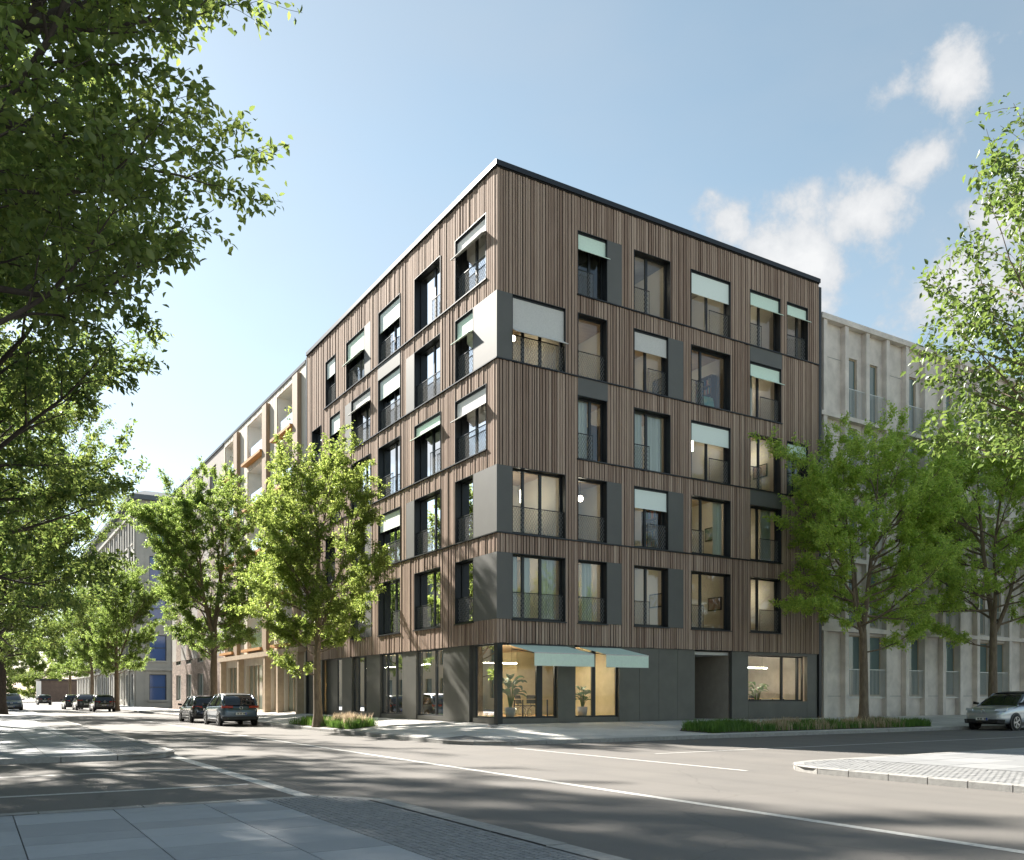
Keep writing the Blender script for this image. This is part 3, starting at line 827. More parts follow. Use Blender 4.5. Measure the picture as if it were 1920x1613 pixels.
# shop awnings
def awning(x0, x1, label):
    r = empty('awning', ((x0+x1)/2, 0, 0)); tag(r, label, 'awning', 'awnings over the shop window')
    h = (x1-x0)/2; yo = -1.80; za, zo = 3.345, 2.99
    n = 8; mb = MB()
    mb.hexa([(-h, yo, zo-.008), (h, yo, zo-.008), (h, -.06, za-.008), (-h, -.06, za-.008), (-h, yo, zo), (h, yo, zo), (h, -.06, za), (-h, -.06, za)])
    mb.build('canopy_fabric', M_MINT, r)
    mb = MB()
    k = 16
    for i in range(k):
        a = -h+2*h*i/k; b = -h+2*h*(i+1)/k
        w = lambda t: .012*math.sin(t*9.0)
        mb.hexa([(a, yo-.010+w(a), zo-.47), (b, yo-.010+w(b), zo-.47), (b, yo-.002+w(b), zo-.47), (a, yo-.002+w(a), zo-.47),
                 (a, yo-.010, zo-.02), (b, yo-.010, zo-.02), (b, yo-.002, zo-.02), (a, yo-.002, zo-.02)])
    mb.build('valance', M_MINT, r)
    mb = MB(); mb.bar((-h, yo, zo-.014), (h, yo, zo-.014), .035); mb.build('front_bar', M_GREYF, r)
    for q in (-h+.15, h-.15):
        mb = MB(); mb.bar((q, -.08, za-.16), (q, yo+.03, zo-.03), .03); mb.build('folding_arm', M_METAL, r)
    mb = MB(); mb.box(-h, h, -.12, .035, za-.0, za+.045); mb.build('cassette', M_METAL, r)
awning(.45, 3.05, 'mint green awning over the shop window nearest the house corner')
awning(3.60, 5.62, 'shorter mint green awning beside the blank charcoal panels')

# ---------------------------------------------------------------- things seen inside the rooms
def wname(fr, f, s):
    side = 'shaded front' if fr == 'R' else 'sunlit front'
    cols = {'R': [(1.8, 'wide corner window'), (4.3, 'narrow window next to the corner'), (7.3, 'middle window'), (10.6, 'broad window right of the middle'), (13.9, 'window near the concrete neighbour'), (16, 'outermost small window')],
            'L': [(2.2, 'window nearest the corner'), (5.7, 'second window from the corner'), (9.7, 'third window from the corner'), (13.2, 'fourth window from the corner'), (17, 'window near the balconies')]}[fr]
    c = min(cols, key=lambda q: abs(q[0]-s))[1]
    return c, FLOORW[f], side
def pendant(fr, f, s, depth=1.7, drop=.75, style='globe', r=.13):
    zt = (SILL[f+1]-.361) if f < 5 else 19.949
    x, y = (s, depth) if fr == 'R' else (depth, s)
    c, fl, sd = wname(fr, f, s)
    e = empty('pendant_lamp', (x, y, zt-drop)); tag(e, f'lit {style} pendant lamp behind the {c}, {fl} floor, {sd}', 'lamp', 'lit pendant lamps in the flats')
    mb = MB()
    if style == 'globe': mb.lathe([(.001, -r), (r*.7, -r*.7), (r, 0), (r*.7, r*.7), (.001, r)], 12)
    else: mb.lathe([(.001, -.28), (r*.55, -.27), (r*.6, .2), (.001, .22)], 12)
    mb.build('bulb_globe', M_LAMP, e, smooth=True)
    mb = MB(); mb.tube([(0, 0, r*.9), (0, 0, drop)], [.008, .008], 5); mb.build('cord', M_METAL, e)
    mb = MB(); mb.lathe([(.001, drop), (.06, drop), (.06, drop-.03), (.001, drop-.03)], 10); mb.build('ceiling_rose', M_METAL, e)
for a in (('R', 5, 7.2, 2.0, .5, 'tube'), ('R', 5, 10.0, 2.2, .9, 'globe'), ('R', 5, 14.0, 2.2, .6, 'globe'), ('R', 5, 16.2, 2.2, .6, 'globe'),
          ('R', 4, 1.9, 2.4, .8, 'globe'), ('R', 4, 4.5, 2.4, .7, 'globe'), ('R', 4, 7.8, 2.6, .7, 'globe'), ('R', 4, 11.0, 2.6, .7, 'globe'), ('R', 4, 14.1, 1.9, .9, 'globe'),
          ('R', 3, 4.6, 2.6, .7, 'globe'), ('R', 3, 7.8, 2.6, .6, 'globe'), ('R', 3, 11.3, 1.9, .7, 'tube'), ('R', 3, 14.4, 1.6, .8, 'tube'),
          ('R', 2, 2.2, 1.8, .9, 'tube'), ('R', 2, 4.75, 1.4, .8, 'globe'), ('R', 2, 7.6, 2.6, .7, 'globe'), ('R', 2, 10.8, 1.6, .9, 'tube'), ('R', 2, 14.2, 2.3, 1.5, 'globe'),
          ('R', 1, 2.3, 2.6, .6, 'globe'), ('R', 1, 5.0, 2.6, .6, 'globe'), ('R', 1, 7.6, 2.4, .8, 'globe'), ('R', 1, 10.9, 2.6, .7, 'globe'), ('R', 1, 14.3, 1.7, 1.0, 'tube'),
          ('L', 5, 2.1, 2.2, .8, 'globe'), ('L', 5, 5.9, 2.4, .7, 'globe'), ('L', 4, 2.5, 2.2, .8, 'globe'), ('L', 3, 2.0, 1.6, .9, 'tube'), ('L', 3, 9.8, 2.2, .7, 'globe'),
          ('L', 2, 2.6, 2.0, .8, 'globe'), ('L', 2, 5.8, 2.2, .9, 'tube'), ('L', 1, 9.5, 1.5, .9, 'tube'), ('L', 1, 5.5, 2.4, .8, 'globe')):
    pendant(*a)

def curtain(fr, f, s0, s1, d=-.46):
    z0, z1 = SILL[f]+.03, SILL[f]+WH+.02
    c, fl, sd = wname(fr, f, (s0+s1)/2)
    n = max(8, int((s1-s0)/.022)); mb = MB(); fac = FAC[fr]
    ph = random.random()*6
    def off(i): return d + .035*math.sin(i*.9+ph)+.012*math.sin(i*2.3)
    for i in range(n):
        a, b = s0+(s1-s0)*i/n, s0+(s1-s0)*(i+1)/n
        mb.quad(fac(a, off(i), z0), fac(b, off(i+1), z0), fac(b, off(i+1)*1.02, z1), fac(a, off(i)*1.02, z1))
    o = mb.build('curtain', M_CURT, smooth=True)
    pos = 'spread wide' if s1-s0 > 1.2 else 'drawn aside'
    tag(o, f'white curtain {pos} at {s0:.0f} metres along, behind the {c}, {fl} floor', 'curtain', 'white curtains in the windows')
    return o
CURT = [('R', 3, 3.65, 4.4), ('R', 3, 6.45, 7.15), ('R', 3, 7.35, 8.25), ('R', 1, .7, 1.15), ('R', 1, 1.4, 1.72), ('R', 1, 2.15, 2.8), ('R', 1, 3.7, 3.95), ('R', 1, 4.15, 4.6),
        ('R', 2, 11.2, 11.7), ('R', 2, 13.0, 13.5), ('R', 2, 14.1, 14.8), ('R', 4, 13.05, 13.6), ('L', 4, 4.7, 5.4), ('L', 4, 5.7, 6.2), ('L', 1, 5.75, 6.3), ('L', 5, 5.0, 5.35)]
CLAB = ['white curtain on the left leaf of the third floor narrow window', 'white curtain on the left leaf of the third floor middle window', 'white curtain on the right leaf of the third floor middle window',
        'leftmost white curtain in the first floor corner window', 'slim white curtain in the centre of the first floor corner window', 'wide white curtain on the right of the first floor corner window',
        'thin curtain strip at the left of the first floor narrow window', 'draped curtain at the right of the first floor narrow window', 'curtain drawn to the right of the second floor broad window',
        'curtain on the left leaf of the second floor window near the concrete neighbour', 'curtain on the right leaf of the second floor window near the concrete neighbour', 'pale curtain under the mint blind on the fourth floor near the concrete neighbour',
        'curtain on the right of the fourth floor second window, sunlit front', 'curtain on the left of the fourth floor second window, sunlit front', 'curtain in the first floor second window, sunlit front', 'curtain in the top floor second window, sunlit front']
for c, lb in zip(CURT, CLAB): curtain(*c)['label'] = lb

# picture leaning in a window, sideboard lamp
mb = MB(); mb.hexa([(10.9, .62, SILL[4]+.02), (11.5, .62, SILL[4]+.02), (11.5, .65, SILL[4]+.02), (10.9, .65, SILL[4]+.02), (10.9, .78, SILL[4]+.75), (11.5, .78, SILL[4]+.75), (11.5, .81, SILL[4]+.75), (10.9, .81, SILL[4]+.75)])
tag(mb.build('framed_picture', mat('teal_canvas', (.05, .35, .34), .6, var=.8, vscale=4, base2=(.45, .5, .3))), 'teal picture leaning behind the fourth floor broad window', 'picture')
e = empty('table_lamp', (9.75, .95, SILL[5]+.0)); tag(e, 'white mushroom table lamp under the pale blind on the top floor', 'lamp')
mb = MB(); mb.lathe([(.13, 0), (.13, .02), (.03, .06), (.03, .62), (.001, .64)], 14); mb.build('lamp_base', M_CURT, e, True)
mb = MB(); mb.lathe([(.24, .62), (.23, .72), (.15, .82), (.001, .86)], 16); mb.build('lamp_shade', emis('soft_shade', (1, .9, .75), 3.), e, True)
mb = MB(); mb.box(9.55, 10.4, .75, 1.15, SILL[5]-.01, SILL[5]-.002)
def chair(loc, rz, label):
    e = empty('office_chair', loc, rz); tag(e, label, 'chair', 'office chairs in the shop')
    sm = mat('black_shell', (.015, .016, .017), .45)
    mb = MB()
    for i in range(6):
        a = -.23+.46*i/6; b = -.23+.46*(i+1)/6
        mb.hexa([(a, -.22, .44), (b, -.22, .44), (b, .22, .45), (a, .22, .45), (a, -.22, .47), (b, -.22, .47), (b, .22, .48), (a, .22, .48)])
    mb.build('seat', sm, e)
    mb = MB(); n = 8
    for i in range(n):
        t0, t1 = -1+2*i/n, -1+2*(i+1)/n
        f = lambda t: (.235*t, .22-.05*t*t)
        (xa, ya), (xb, yb) = f(t0), f(t1)
        mb.hexa([(xa, ya, .54), (xb, yb, .54), (xb, yb+.02, .54), (xa, ya+.02, .54), (xa*.95, ya+.07, .88), (xb*.95, yb+.07, .88), (xb*.95, yb+.09, .88), (xa*.95, ya+.09, .88)])
    mb.build('backrest', sm, e)
    cm = mat('chrome', (.6, .6, .6), .2, metal=1.)
    mb = MB(); mb.bar((-.05, .2, .44), (-.05, .27, .62), .02); mb.bar((.05, .2, .44), (.05, .27, .62), .02); mb.build('back_support', cm, e)
    for sx in (-1, 1):
        for sy in (-1, 1):
            mb = MB(); mb.tube([(sx*.06, sy*.05, .43), (sx*.24, sy*.25, .30), (sx*.27, sy*.28, .015), (sx*.27, sy*.28, .0)], [.011]*4, 6); mb.build('leg', cm, e)
chair((.9, 2.6, .60), 2.4, 'black office chair at the corner glass left of the plant')
chair((2.75, 2.6, .60), .5, 'black office chair at the desk just right of the plant')
chair((3.5, 3.0, .60), -.4, 'black office chair at the far end of the desk behind the door')
chair((2.2, 5.2, .60), .3, 'black office chair behind the second shop window, sunlit front')
chair((16.2, 2.65, .60), .3, 'black office chair behind the shop window near the concrete neighbour')
def desk(loc, w, d, label):
    e = empty('desk', loc); tag(e, label, 'desk', 'desks in the shop')
    mb = MB(); mb.box(-w/2, w/2, -d/2, d/2, .71, .74); mb.build('desk_top', mat('birch_top', (.62, .48, .30), .45, var=.08, vscale=4), e)
    for sx in (-1, 1):
        for sy in (-1, 1):
            mb = MB(); mb.box(sx*(w/2-.06)-.02, sx*(w/2-.06)+.02, sy*(d/2-.06)-.02, sy*(d/2-.06)+.02, 0, .709); mb.build('leg', M_METAL, e)
desk((2.9, 1.9, .60), 1.7, .75, 'pale wooden desk behind the plant in the corner shop')
desk((1.9, 6.4, .60), .8, 2.2, 'pale wooden desk behind the second shop window, sunlit front')
desk((16.1, 1.9, .60), 1.7, .8, 'pale wooden desk behind the shop window near the concrete neighbour')
def tube_lamp(p0, p1, label):
    e = empty('tube_lamp', ((p0[0]+p1[0])/2, (p0[1]+p1[1])/2, 0)); tag(e, label, 'lamp', 'lit tube lamps in the shop')
    ox, oy = e.location.x, e.location.y
    mb = MB(); mb.bar((p0[0]-ox, p0[1]-oy, p0[2]), (p1[0]-ox, p1[1]-oy, p1[2]), .05, .035); mb.build('tube', M_LINE, e)
    for t in (.15, .85):
        q = Vector(p0).lerp(Vector(p1), t); mb = MB(); mb.tube([(q.x-ox, q.y-oy, q.z), (q.x-ox, q.y-oy, 3.5)], [.005, .005], 5); mb.build('wire', M_METAL, e)
tube_lamp((.7, 2.2, 2.75), (2.2, 2.2, 2.75), 'lit tube lamp above the corner shop plant')
tube_lamp((1.3, 4.0, 2.9), (1.3, 6.6, 2.9), 'lit tube lamp behind the second shop window, sunlit front')
tube_lamp((1.5, 8.5, 2.9), (1.5, 10.6, 2.9), 'lit tube lamp behind the third shop window, sunlit front')
tube_lamp((1.7, 12.6, 2.9), (1.7, 14.6, 2.9), 'lit tube lamp behind the fourth shop window, sunlit front')
tube_lamp((1.7, 15.9, 2.9), (1.7, 16.9, 2.9), 'lit tube lamp behind the last shop window, sunlit front')
tube_lamp((3.7, 2.4, 2.95), (5.4, 2.4, 2.95), 'lit tube lamp behind the shop door beside the charcoal panels')
tube_lamp((14.3, 2.0, 2.78), (16.2, 2.0, 2.78), 'lit tube lamp behind the shop window near the concrete neighbour')

# houseplants with broad arching leaves
def broadleaf(loc, h, n, label, pot=True, lw=.16, seed=1, mt=None):
    rg = random.Random(seed)
    e = empty('potted_plant', loc); tag(e, label, 'plant')
    if pot:
        mb = MB(); mb.lathe([(.001, 0), (.17, 0), (.21, .42), (.185, .42), (.175, .36), (.001, .36)], 18); mb.build('pot', mat('grey_pot', (.42, .41, .39), .8, var=.1), e, True)
    z0 = .36 if pot else 0
    for i in range(n):
        az = i*2.4+rg.uniform(-.4, .4); hh = h*(.35+.65*rg.random()); out = h*.38*(.5+rg.random()*.8)
        L = h*.34*rg.uniform(.8, 1.25)
        c, s = math.cos(az), math.sin(az)
        b0 = Vector((c*.03, s*.03, z0)); b1 = Vector((c*out*.25, s*out*.25, z0+hh*.62))
        d = Vector((c, s, rg.uniform(.4, 1.5))).normalized()
        mb = MB(); mb.tube([b0, b0.lerp(b1, .5)+Vector((0, 0, .02)), b1], [.013, .010, .007], 5); st = mb.build('stem', M_GRASS, e)
        mb = MB(); k = 7; sd = Vector((-s, c, 0)); p = b1.copy(); prev = None
        for j in range(k+1):
            t = j/k; w = lw*math.sin(math.pi*(t*.93+.05))**.8
            q = p + d*(L*t) - Vector((0, 0, 1))*(L*.55*t*t)
            up = Vector((0, 0, .35*w))
            row = (q-sd*w+up, q, q+sd*w+up)
            if prev:
                mb.cur = .2+.6*rg.random(); mb.quad(prev[0], prev[1], row[1], row[0]); mb.quad(prev[1], prev[2], row[2], row[1])
            prev = row
        mb.build('leaf', mt or MATS.get('leaf_house') or leaf_mat('leaf_house', (.02, .07, .02), (.05, .13, .035), .3, .1), e, True)
broadleaf((1.15, .95, .60), 1.95, 22, 'tall broad-leaved plant in a grey pot behind the corner shop glass', seed=4, lw=.17)
broadleaf((4.75, 1.25, .60), 1.25, 18, 'low bushy green plant behind the glass beside the shop door', seed=6, lw=.13)
broadleaf((14.7, 1.2, .60), 1.6, 20, 'leafy plant behind the shop window near the concrete neighbour', seed=8, lw=.10)

# pictures and bookcases on the room walls
PIC = [((3.39, 2.2, 14.9), 'y', (.30, .12, .08), 'red-brown picture on the wall behind the fourth floor narrow window'), ((9.13, 1.6, 14.9), 'y', (.10, .16, .22), 'blue picture on the wall behind the grey blind, fourth floor'),
       ((9.13, 1.8, 5.6), 'y', (.35, .28, .10), 'ochre picture on the wall behind the first floor middle window'), ((12.33, 1.7, 8.8), 'y', (.08, .20, .16), 'green picture on the wall behind the second floor broad window'),
       ((12.33, 1.5, 5.6), 'y', (.25, .09, .10), 'dark red picture on the wall behind the first floor broad window'), ((15.03, 1.3, 11.9), 'y', (.30, .24, .18), 'sepia picture on the wall behind the third floor window near the concrete neighbour')]
for (x, y, z), ax, c, lb in PIC:
    e = empty('wall_picture', (x, y, z)); tag(e, lb, 'picture', 'pictures on the room walls')
    mb = MB(); mb.box(-.03, -.001, -.42, .42, -.30, .30); mb.build('picture_frame', M_METAL, e)
    mb = MB(); mb.box(-.034, -.0305, -.37, .37, -.25, .25); mb.build('canvas', mat('canvas_%d' % int(c[0]*1000), c, .7, var=.6, vscale=5, base2=(.5, .45, .38)), e)
def bookcase(x, y, z, lb, seed):
    rg = random.Random(seed)
    e = empty('bookcase', (x, y, z)); tag(e, lb, 'bookcase', 'bookcases in the flats')
    wd = mat('walnut', (.16, .09, .05), .55, var=.2, vscale=3)
    for a, b, c, d in ((-.5, -.47, 0, 2.1), (.47, .5, 0, 2.1)): mb = MB(); mb.box(-.32, 0, a, b, c, d); mb.build('side_panel', wd, e)
    for k in range(6):
        zz = .02+.41*k; mb = MB(); mb.box(-.31, -.002, -.469, .469, zz, zz+.025); mb.build('shelf', wd, e)
        if k < 5:
            q = -.44; i = 0
            while q < .40:
                w = rg.uniform(.025, .06); h = rg.uniform(.22, .34)
                mb = MB(); mb.box(-.27, -.04, q, q+w-.003, zz+.026, zz+.026+h)
                mb.build('book', mat('book_%d' % rg.randrange(6), rg.choice(((.35, .08, .06), (.08, .14, .25), (.40, .34, .22), (.10, .20, .12), (.5, .46, .4), (.06, .06, .07))), .7), e); q += w + (.12 if rg.random() < .12 else 0)
bookcase(5.99, 2.4, SILL[3], 'walnut bookcase behind the third floor narrow window', 1)
bookcase(9.12, 1.9, SILL[2], 'walnut bookcase behind the second floor middle window', 2)
bookcase(12.32, 1.9, SILL[4], 'walnut bookcase behind the fourth floor broad window', 3)

# ---------------------------------------------------------------- concrete house on the right
M_GL2 = mat('neighbour_glass', (.13, .18, .175), .06, spec=.8)
M_WOODF = mat('pale_window_wood', (.42, .33, .23), .6)
M_RAILW = mat('white_railing', (.62, .62, .60), .45, metal=.3)
ch = empty('concrete_building', (17.7, 0, 0)); tag(ch, 'grey concrete apartment building with vertical fins beside the timber house', 'building')
def facC(s, d, z): return (s, -d, z)
FW = .25; PITCH = 1.575
fins = [.18, 1.72+.0] ; fins = [.17] + [1.72+PITCH*i for i in range(14)]
ENDX = fins[-1]+FW
TOPC = 19.45
beams = [4.62, 7.98, 11.4, 14.78]
mb = MB(); mb.box(0, ENDX, .28, 12, ZB-.4, TOPC-.25); wall_o = None
# wall with window holes
wb = [(1, 0), (2, 0), (4, 0), (6, 0), (8, 0), (9, 0), (11, 0)]    # bays with windows
zr = [(1.45, 4.40)] + [(b+.22, b+3.10) for b in beams]
ops = []
for bay, _ in wb:
    for z0, z1 in zr:
        s0 = fins[bay]+FW; s1 = s0+PITCH-FW
        if z0 > 2: s1 = s0 + .98
        ops.append((s0, s1, z0, z1))
mb = MB()
for a, b, za, z_b in cells(ops, 0, ENDX, ZB-.4, TOPC-.2): mb.fbox(facC, a, b, -.28, -.60, za, z_b)
mb.build('wall', M_CONC, ch)
mb = MB(); mb.box(0, ENDX, .61, 12, ZB-.4, TOPC-.3); mb.build('core', M_CONCD, ch)
for i, s in enumerate(fins):
    mb = MB(); mb.fbox(facC, s, s+FW, .0, -.2795, ZB-.4, TOPC-.241); mb.build('fin', M_CONC, ch)
for b in beams:
    mb = MB(); mb.fbox(facC, 0.0, ENDX, .03, -.2792, b-.10, b+.10); mb.build('floor_beam', M_CONC, ch)
mb = MB(); mb.fbox(facC, 0, ENDX+.05, .06, -12, TOPC-.24, TOPC+.02); mb.build('roof_beam', M_CONC, ch)
for bay in range(len(fins)-1):                     # shadow joints in the concrete panels
    if (bay, 0) in wb: continue
    s0 = fins[bay]+FW
    for z in (1.42, 17.6, 10.6, 13.9):
        mb = MB(); mb.fbox(facC, s0, s0+PITCH-FW, -.272, -.2805, z, z+.03); mb.build('panel_joint', M_CONCD, ch)
for s0, s1, z0, z1 in ops:
    mb = MB()
    for a, b, c, d in ((s0, s1, z0, z0+.06), (s0, s1, z1-.06, z1), (s0, s0+.06, z0+.06, z1-.06), (s1-.06, s1, z0+.06, z1-.06)): mb.fbox(facC, a, b, -.36, -.42, c, d)
    w = mb.build('window', M_WOODF, ch)
    mb = MB(); mb.quad(facC(s0+.05, -.39, z0+.05), facC(s1-.05, -.39, z0+.05), facC(s1-.05, -.39, z1-.05), facC(s0+.05, -.39, z1-.05)); mb.build('pane', M_GL2, w)
    mb = MB(); r0, r1 = z0-.12, z0+1.3
    se = s0+PITCH-FW
    mb.fbox(facC, s0, se-.01, -.09, -.12, r1-.03, r1); mb.fbox(facC, s0, se-.01, -.09, -.12, r0, r0+.03)
    n = 13
    for k in range(n): q = s0+.03+(se-s0-.07)*k/(n-1); mb.fbox(facC, q, q+.016, -.095, -.115, r0+.03, r1-.03)
    mb.build('railing', M_RAILW, w)

# ---------------------------------------------------------------- timber house with loggias on the long street
M_CREAM = mat('cream_boards', (.66, .60, .51), .75, var=.12, vscale=1.5, attr=True, base2=(.55, .49, .41), stretch=(5, 5, .5))
M_ORANGE = mat('oiled_planks', (.55, .27, .09), .6, var=.2, vscale=3, stretch=(6, 6, .6))
M_WHITEP = mat('white_render', (.90, .89, .87), .8, var=.04)
lh = empty('loggia_building', (0, LL+.22, 0)); tag(lh, 'cream timber building with white loggias and orange balcony planks', 'building')
Y0 = LL+.22
def facN(s, d, z): return (-d, s-Y0, z)
logs = []
for f in range(5):
    zf = 17.42 - 3.2*f
    for a, b in ((23.2, 27.0), (29.5, 33.9), (36.75, 40.2)): logs.append((a, b, zf, zf+2.66))
END1 = 40.5
gfo = [(22.2, 25.4, .5, 3.5), (26.0, 28.2, .5, 3.5), (28.7, 34.2, .5, 3.5), (35.6, 39.6, .5, 3.5)]
mb = MB(); rg = random.Random(5)
for a, b, za, z_b in cells(logs+gfo, Y0, END1, .0, 20.45):
    n = max(1, round((b-a)/.34))
    for i in range(n):
        s0 = a+(b-a)*i/n; s1 = a+(b-a)*(i+1)/n
        mb.cur = rg.random()*.98; mb.fbox(facN, s0+.006, s1-.006, -.05, rg.choice((0, .006, .012)), za, z_b)
o = mb.build('cladding', M_CREAM, lh); o['kind'] = 'stuff'
mb = MB(); mb.box(2.2, 12, 0, END1-Y0, 0, 20.3); mb.build('core', M_WHITEP, lh)
mb = MB()
for a, b, za, z_b in cells([(a-.13, b+.13, c-.11, d+.11) for a, b, c, d in logs]+gfo, Y0, END1, .0, 20.4): mb.fbox(facN, a, b, -.052, -.30, za, z_b)
mb.build('wall', M_CREAM, lh)
for a, b, z0, z1 in logs:
    mb = MB(); mb.fbox(facN, a, b, -.055, -2.19, z0-.10, z0); mb.fbox(facN, a, b, -.055, -2.19, z1, z1+.1)
    mb.fbox(facN, a-.12, a, -.056, -2.191, z0-.1, z1+.1); mb.fbox(facN, b, b+.12, -.056, -2.191, z0-.1, z1+.1)
    mb.fbox(facN, a, b, -2.15, -2.1501, z0, z1)
    lo = mb.build('loggia', M_WHITEP, lh)
    mb = MB(); mb.quad(facN(a+.02, -.12, z0), facN(b-.02, -.12, z0), facN(b-.02, -.12, z0+1.05), facN(a+.02, -.12, z0+1.05)); mb.build('glass_balustrade', glass_mat('frosted_glass', (.75, .85, .9), 1.3, .25, .15), lo)
    mb = MB(); mb.fbox(facN, a-.12, b+.12, -.05, .42, z0-.20, z0-.03); mb.build('front_plank', M_ORANGE, lo)
    mb = MB(); mb.fbox(facN, a+.3, a+1.6, -2.12, -2.14, z0+.02, z0+2.2); mb.build('balcony_door', M_GL2, lo)
for a in (23.15, 29.45, 36.7):
    mb = MB(); mb.fbox(facN, a-.95, a-.02, .014, .26, 4.2, 20.14); mb.build('fin', mat('brown_plank', (.36, .26, .18), .65, var=.2, vscale=2, stretch=(5, 5, .5)), lh)
for a, b, z0, z1 in gfo:
    n = max(2, round((b-a)/1.1)); mb = MB()
    for i in range(n+1): q = a+(b-a)*i/n; mb.fbox(facN, max(a, q-.05), min(b, q+.05), -.2, -.28, z0, z1)
    w = mb.build('shop_window', mat('larch_post', (.44, .34, .24), .65, var=.15), lh)
    mb = MB(); mb.quad(facN(a, -.25, z0), facN(b, -.25, z0), facN(b, -.25, z1), facN(a, -.25, z1)); mb.build('pane', mat('shop_dim_glass', (.20, .22, .17), .06, spec=.7), w)
for q in (21.9, 25.7, 28.45, 34.9, 39.9):
    mb = MB(); mb.fbox(facN, q-.16, q+.16, .014, .40, .2, 3.95); mb.build('post', MATS['larch_post'], lh)
mb = MB(); mb.fbox(facN, Y0+.1, END1, .015, .45, 3.951, 4.25); mb.build('porch_beam', MATS['larch_post'], lh)
mb = MB(); mb.fbox(facN, Y0, END1, .06, -.4, 20.45, 20.62); mb.build('coping', M_LEDGE, lh)
for k, (a, z) in enumerate(((25.0, 17.5), (39.2, 17.5), (25.4, 14.3))):
    bx = empty('balcony_plant', (.55, a, z)); tag(bx, ['leafy green plant on the top loggia next to the timber corner house', 'leafy green plant on the top loggia farthest down the street', 'leafy green plant on the loggia below the top one'][k], 'plant', 'plants on the loggias')
    rg = random.Random(k)
    V = []; Fq = []; R_ = []
    for i in range(260):
        p = Vector((rg.gauss(0, .22), rg.gauss(0, .5), .55+abs(rg.gauss(0, .45)))); d = Vector((rg.gauss(0, 1), rg.gauss(0, 1), rg.gauss(.3, 1))).normalized()*.16; s = d.cross(Vector((rg.random(), rg.random(), rg.random()))).normalized()*.05
        j = len(V); V += [p, p+d*.5+s, p+d, p+d*.5-s]; Fq.append((j, j+1, j+2, j+3)); R_.append(rg.random())
    fast_mesh('foliage', [tuple(v) for v in V], Fq, R_, M_LEAFY, bx)
    mb = MB(); mb.box(-.25, .25, -.7, .7, -.07, .45); mb.build('planter_box', M_WHITEP, bx)

# ---------------------------------------------------------------- brick and concrete house farther on
M_BRICK = mat('pale_brick', (.34, .27, .23), .85, var=.2, vscale=2.2)
bh = empty('brick_building', (0, END1+.05, 0)); tag(bh, 'grey concrete building with brick ground floor beyond the loggia building', 'building')
Y1 = END1+.05
def facB(s, d, z): return (-d, s-Y1, z)
ops = []
for f in range(6):
    for c in (43.0, 47.5, 52.0, 56.5): ops.append((c, c+2.2, 1.0+3.25*f, 3.3+3.25*f))
mb = MB()
for a, b, za, z_b in cells(ops, Y1, 60.5, 4.6, 20.4): mb.fbox(facB, a, b, 0, -.3, za, z_b)
mb.build('wall', mat('grey_panels', (.36, .33, .31), .85, var=.12, vscale=.7), bh)
# brick ground floor with courses of real bricks towards the camera
mb = MB()
for a, b, za, z_b in cells(ops, Y1, 60.5, -.2, 4.59): mb.fbox(facB, a, b, -.02, -.3, za, z_b)
mb.build('wall', mat('mortar', (.32, .30, .28), .9), bh)
mb = MB(); rg = random.Random(2)
for a, b, za, z_b in cells(ops, Y1, 60.5, 0.05, 4.58):
    z = za; row = 0
    while z < z_b-.05:
        h = min(.13, z_b-z); s = a - (.22 if row % 2 else 0)
        while s < b:
            s0, s1 = max(a, s), min(b, s+.44); s += .44
            if s1-s0 > .05: mb.cur = rg.random()*.98; mb.fbox(facB, s0+.008, s1-.008, -.021, rg.uniform(-.004, .006), z+.007, z+h-.007)
        z += .13; row += 1
o = mb.build('brickwork', mat('brick_face', (.38, .29, .24), .85, attr=True, base2=(.24, .18, .155), var=.1), bh); o['kind'] = 'stuff'
mb = MB(); mb.box(.31, 12, 0, 60.5-Y1, -.2, 20.3); mb.build('core', M_CONCD, bh)
for s0, s1, z0, z1 in ops:
    mb = MB()
    for a, b, c, d in ((s0, s1, z0, z0+.07), (s0, s1, z1-.07, z1), (s0, s0+.07, z0+.07, z1-.07), (s1-.07, s1, z0+.07, z1-.07), ((s0+s1)/2-.04, (s0+s1)/2+.04, z0+.07, z1-.07)): mb.fbox(facB, a, b, -.18, -.24, c, d)
    w = mb.build('window', M_RAILW, bh)
    mb = MB(); mb.quad(facB(s0, -.22, z0), facB(s1, -.22, z0), facB(s1, -.22, z1), facB(s0, -.22, z1)); mb.build('pane', M_GL2, w)
mb = MB(); mb.fbox(facB, Y1, 60.5, .08, -.5, 20.4, 20.58); mb.build('coping', M_LEDGE, bh)

# ---------------------------------------------------------------- old stone house at the next crossing
M_STONE = mat('old_stone', (.40, .385, .35), .85, var=.15, vscale=.5)
M_BLUEG = mat('blue_window_glass', (.06, .12, .30), .08, spec=.8)
YF = 82.4
fh = empty('stone_building', (0, YF, 0)); tag(fh, 'old grey stone building with blue windows and dark cornice at the far crossing', 'building')
sideo, streeto = [], []
for f in range(5):
    z0 = .9+4.62*f
    for c in (1.5, 5.2, 8.9): sideo.append((c, c+1.9, z0, z0+3.0))
    for c in range(15): streeto.append((1.6+4.2*c, 3.1+4.2*c, z0, z0+3.0))
def facS(s, d, z): return (s, -d, z)
def facT(s, d, z): return (-d, s, z)
mb = MB()
for a, b, za, z_b in cells(sideo, 0, 13, -.2, 24.2): mb.fbox(facS, a, b, 0, -.4, za, z_b)
for a, b, za, z_b in cells(streeto, .4, 66, -.2, 24.2): mb.fbox(facT, a, b, 0, -.4, za, z_b)
mb.build('wall', M_STONE, fh)
mb = MB(); mb.box(.41, 13, .41, 66, -.2, 24.2); mb.build('core', M_CONCD, fh)
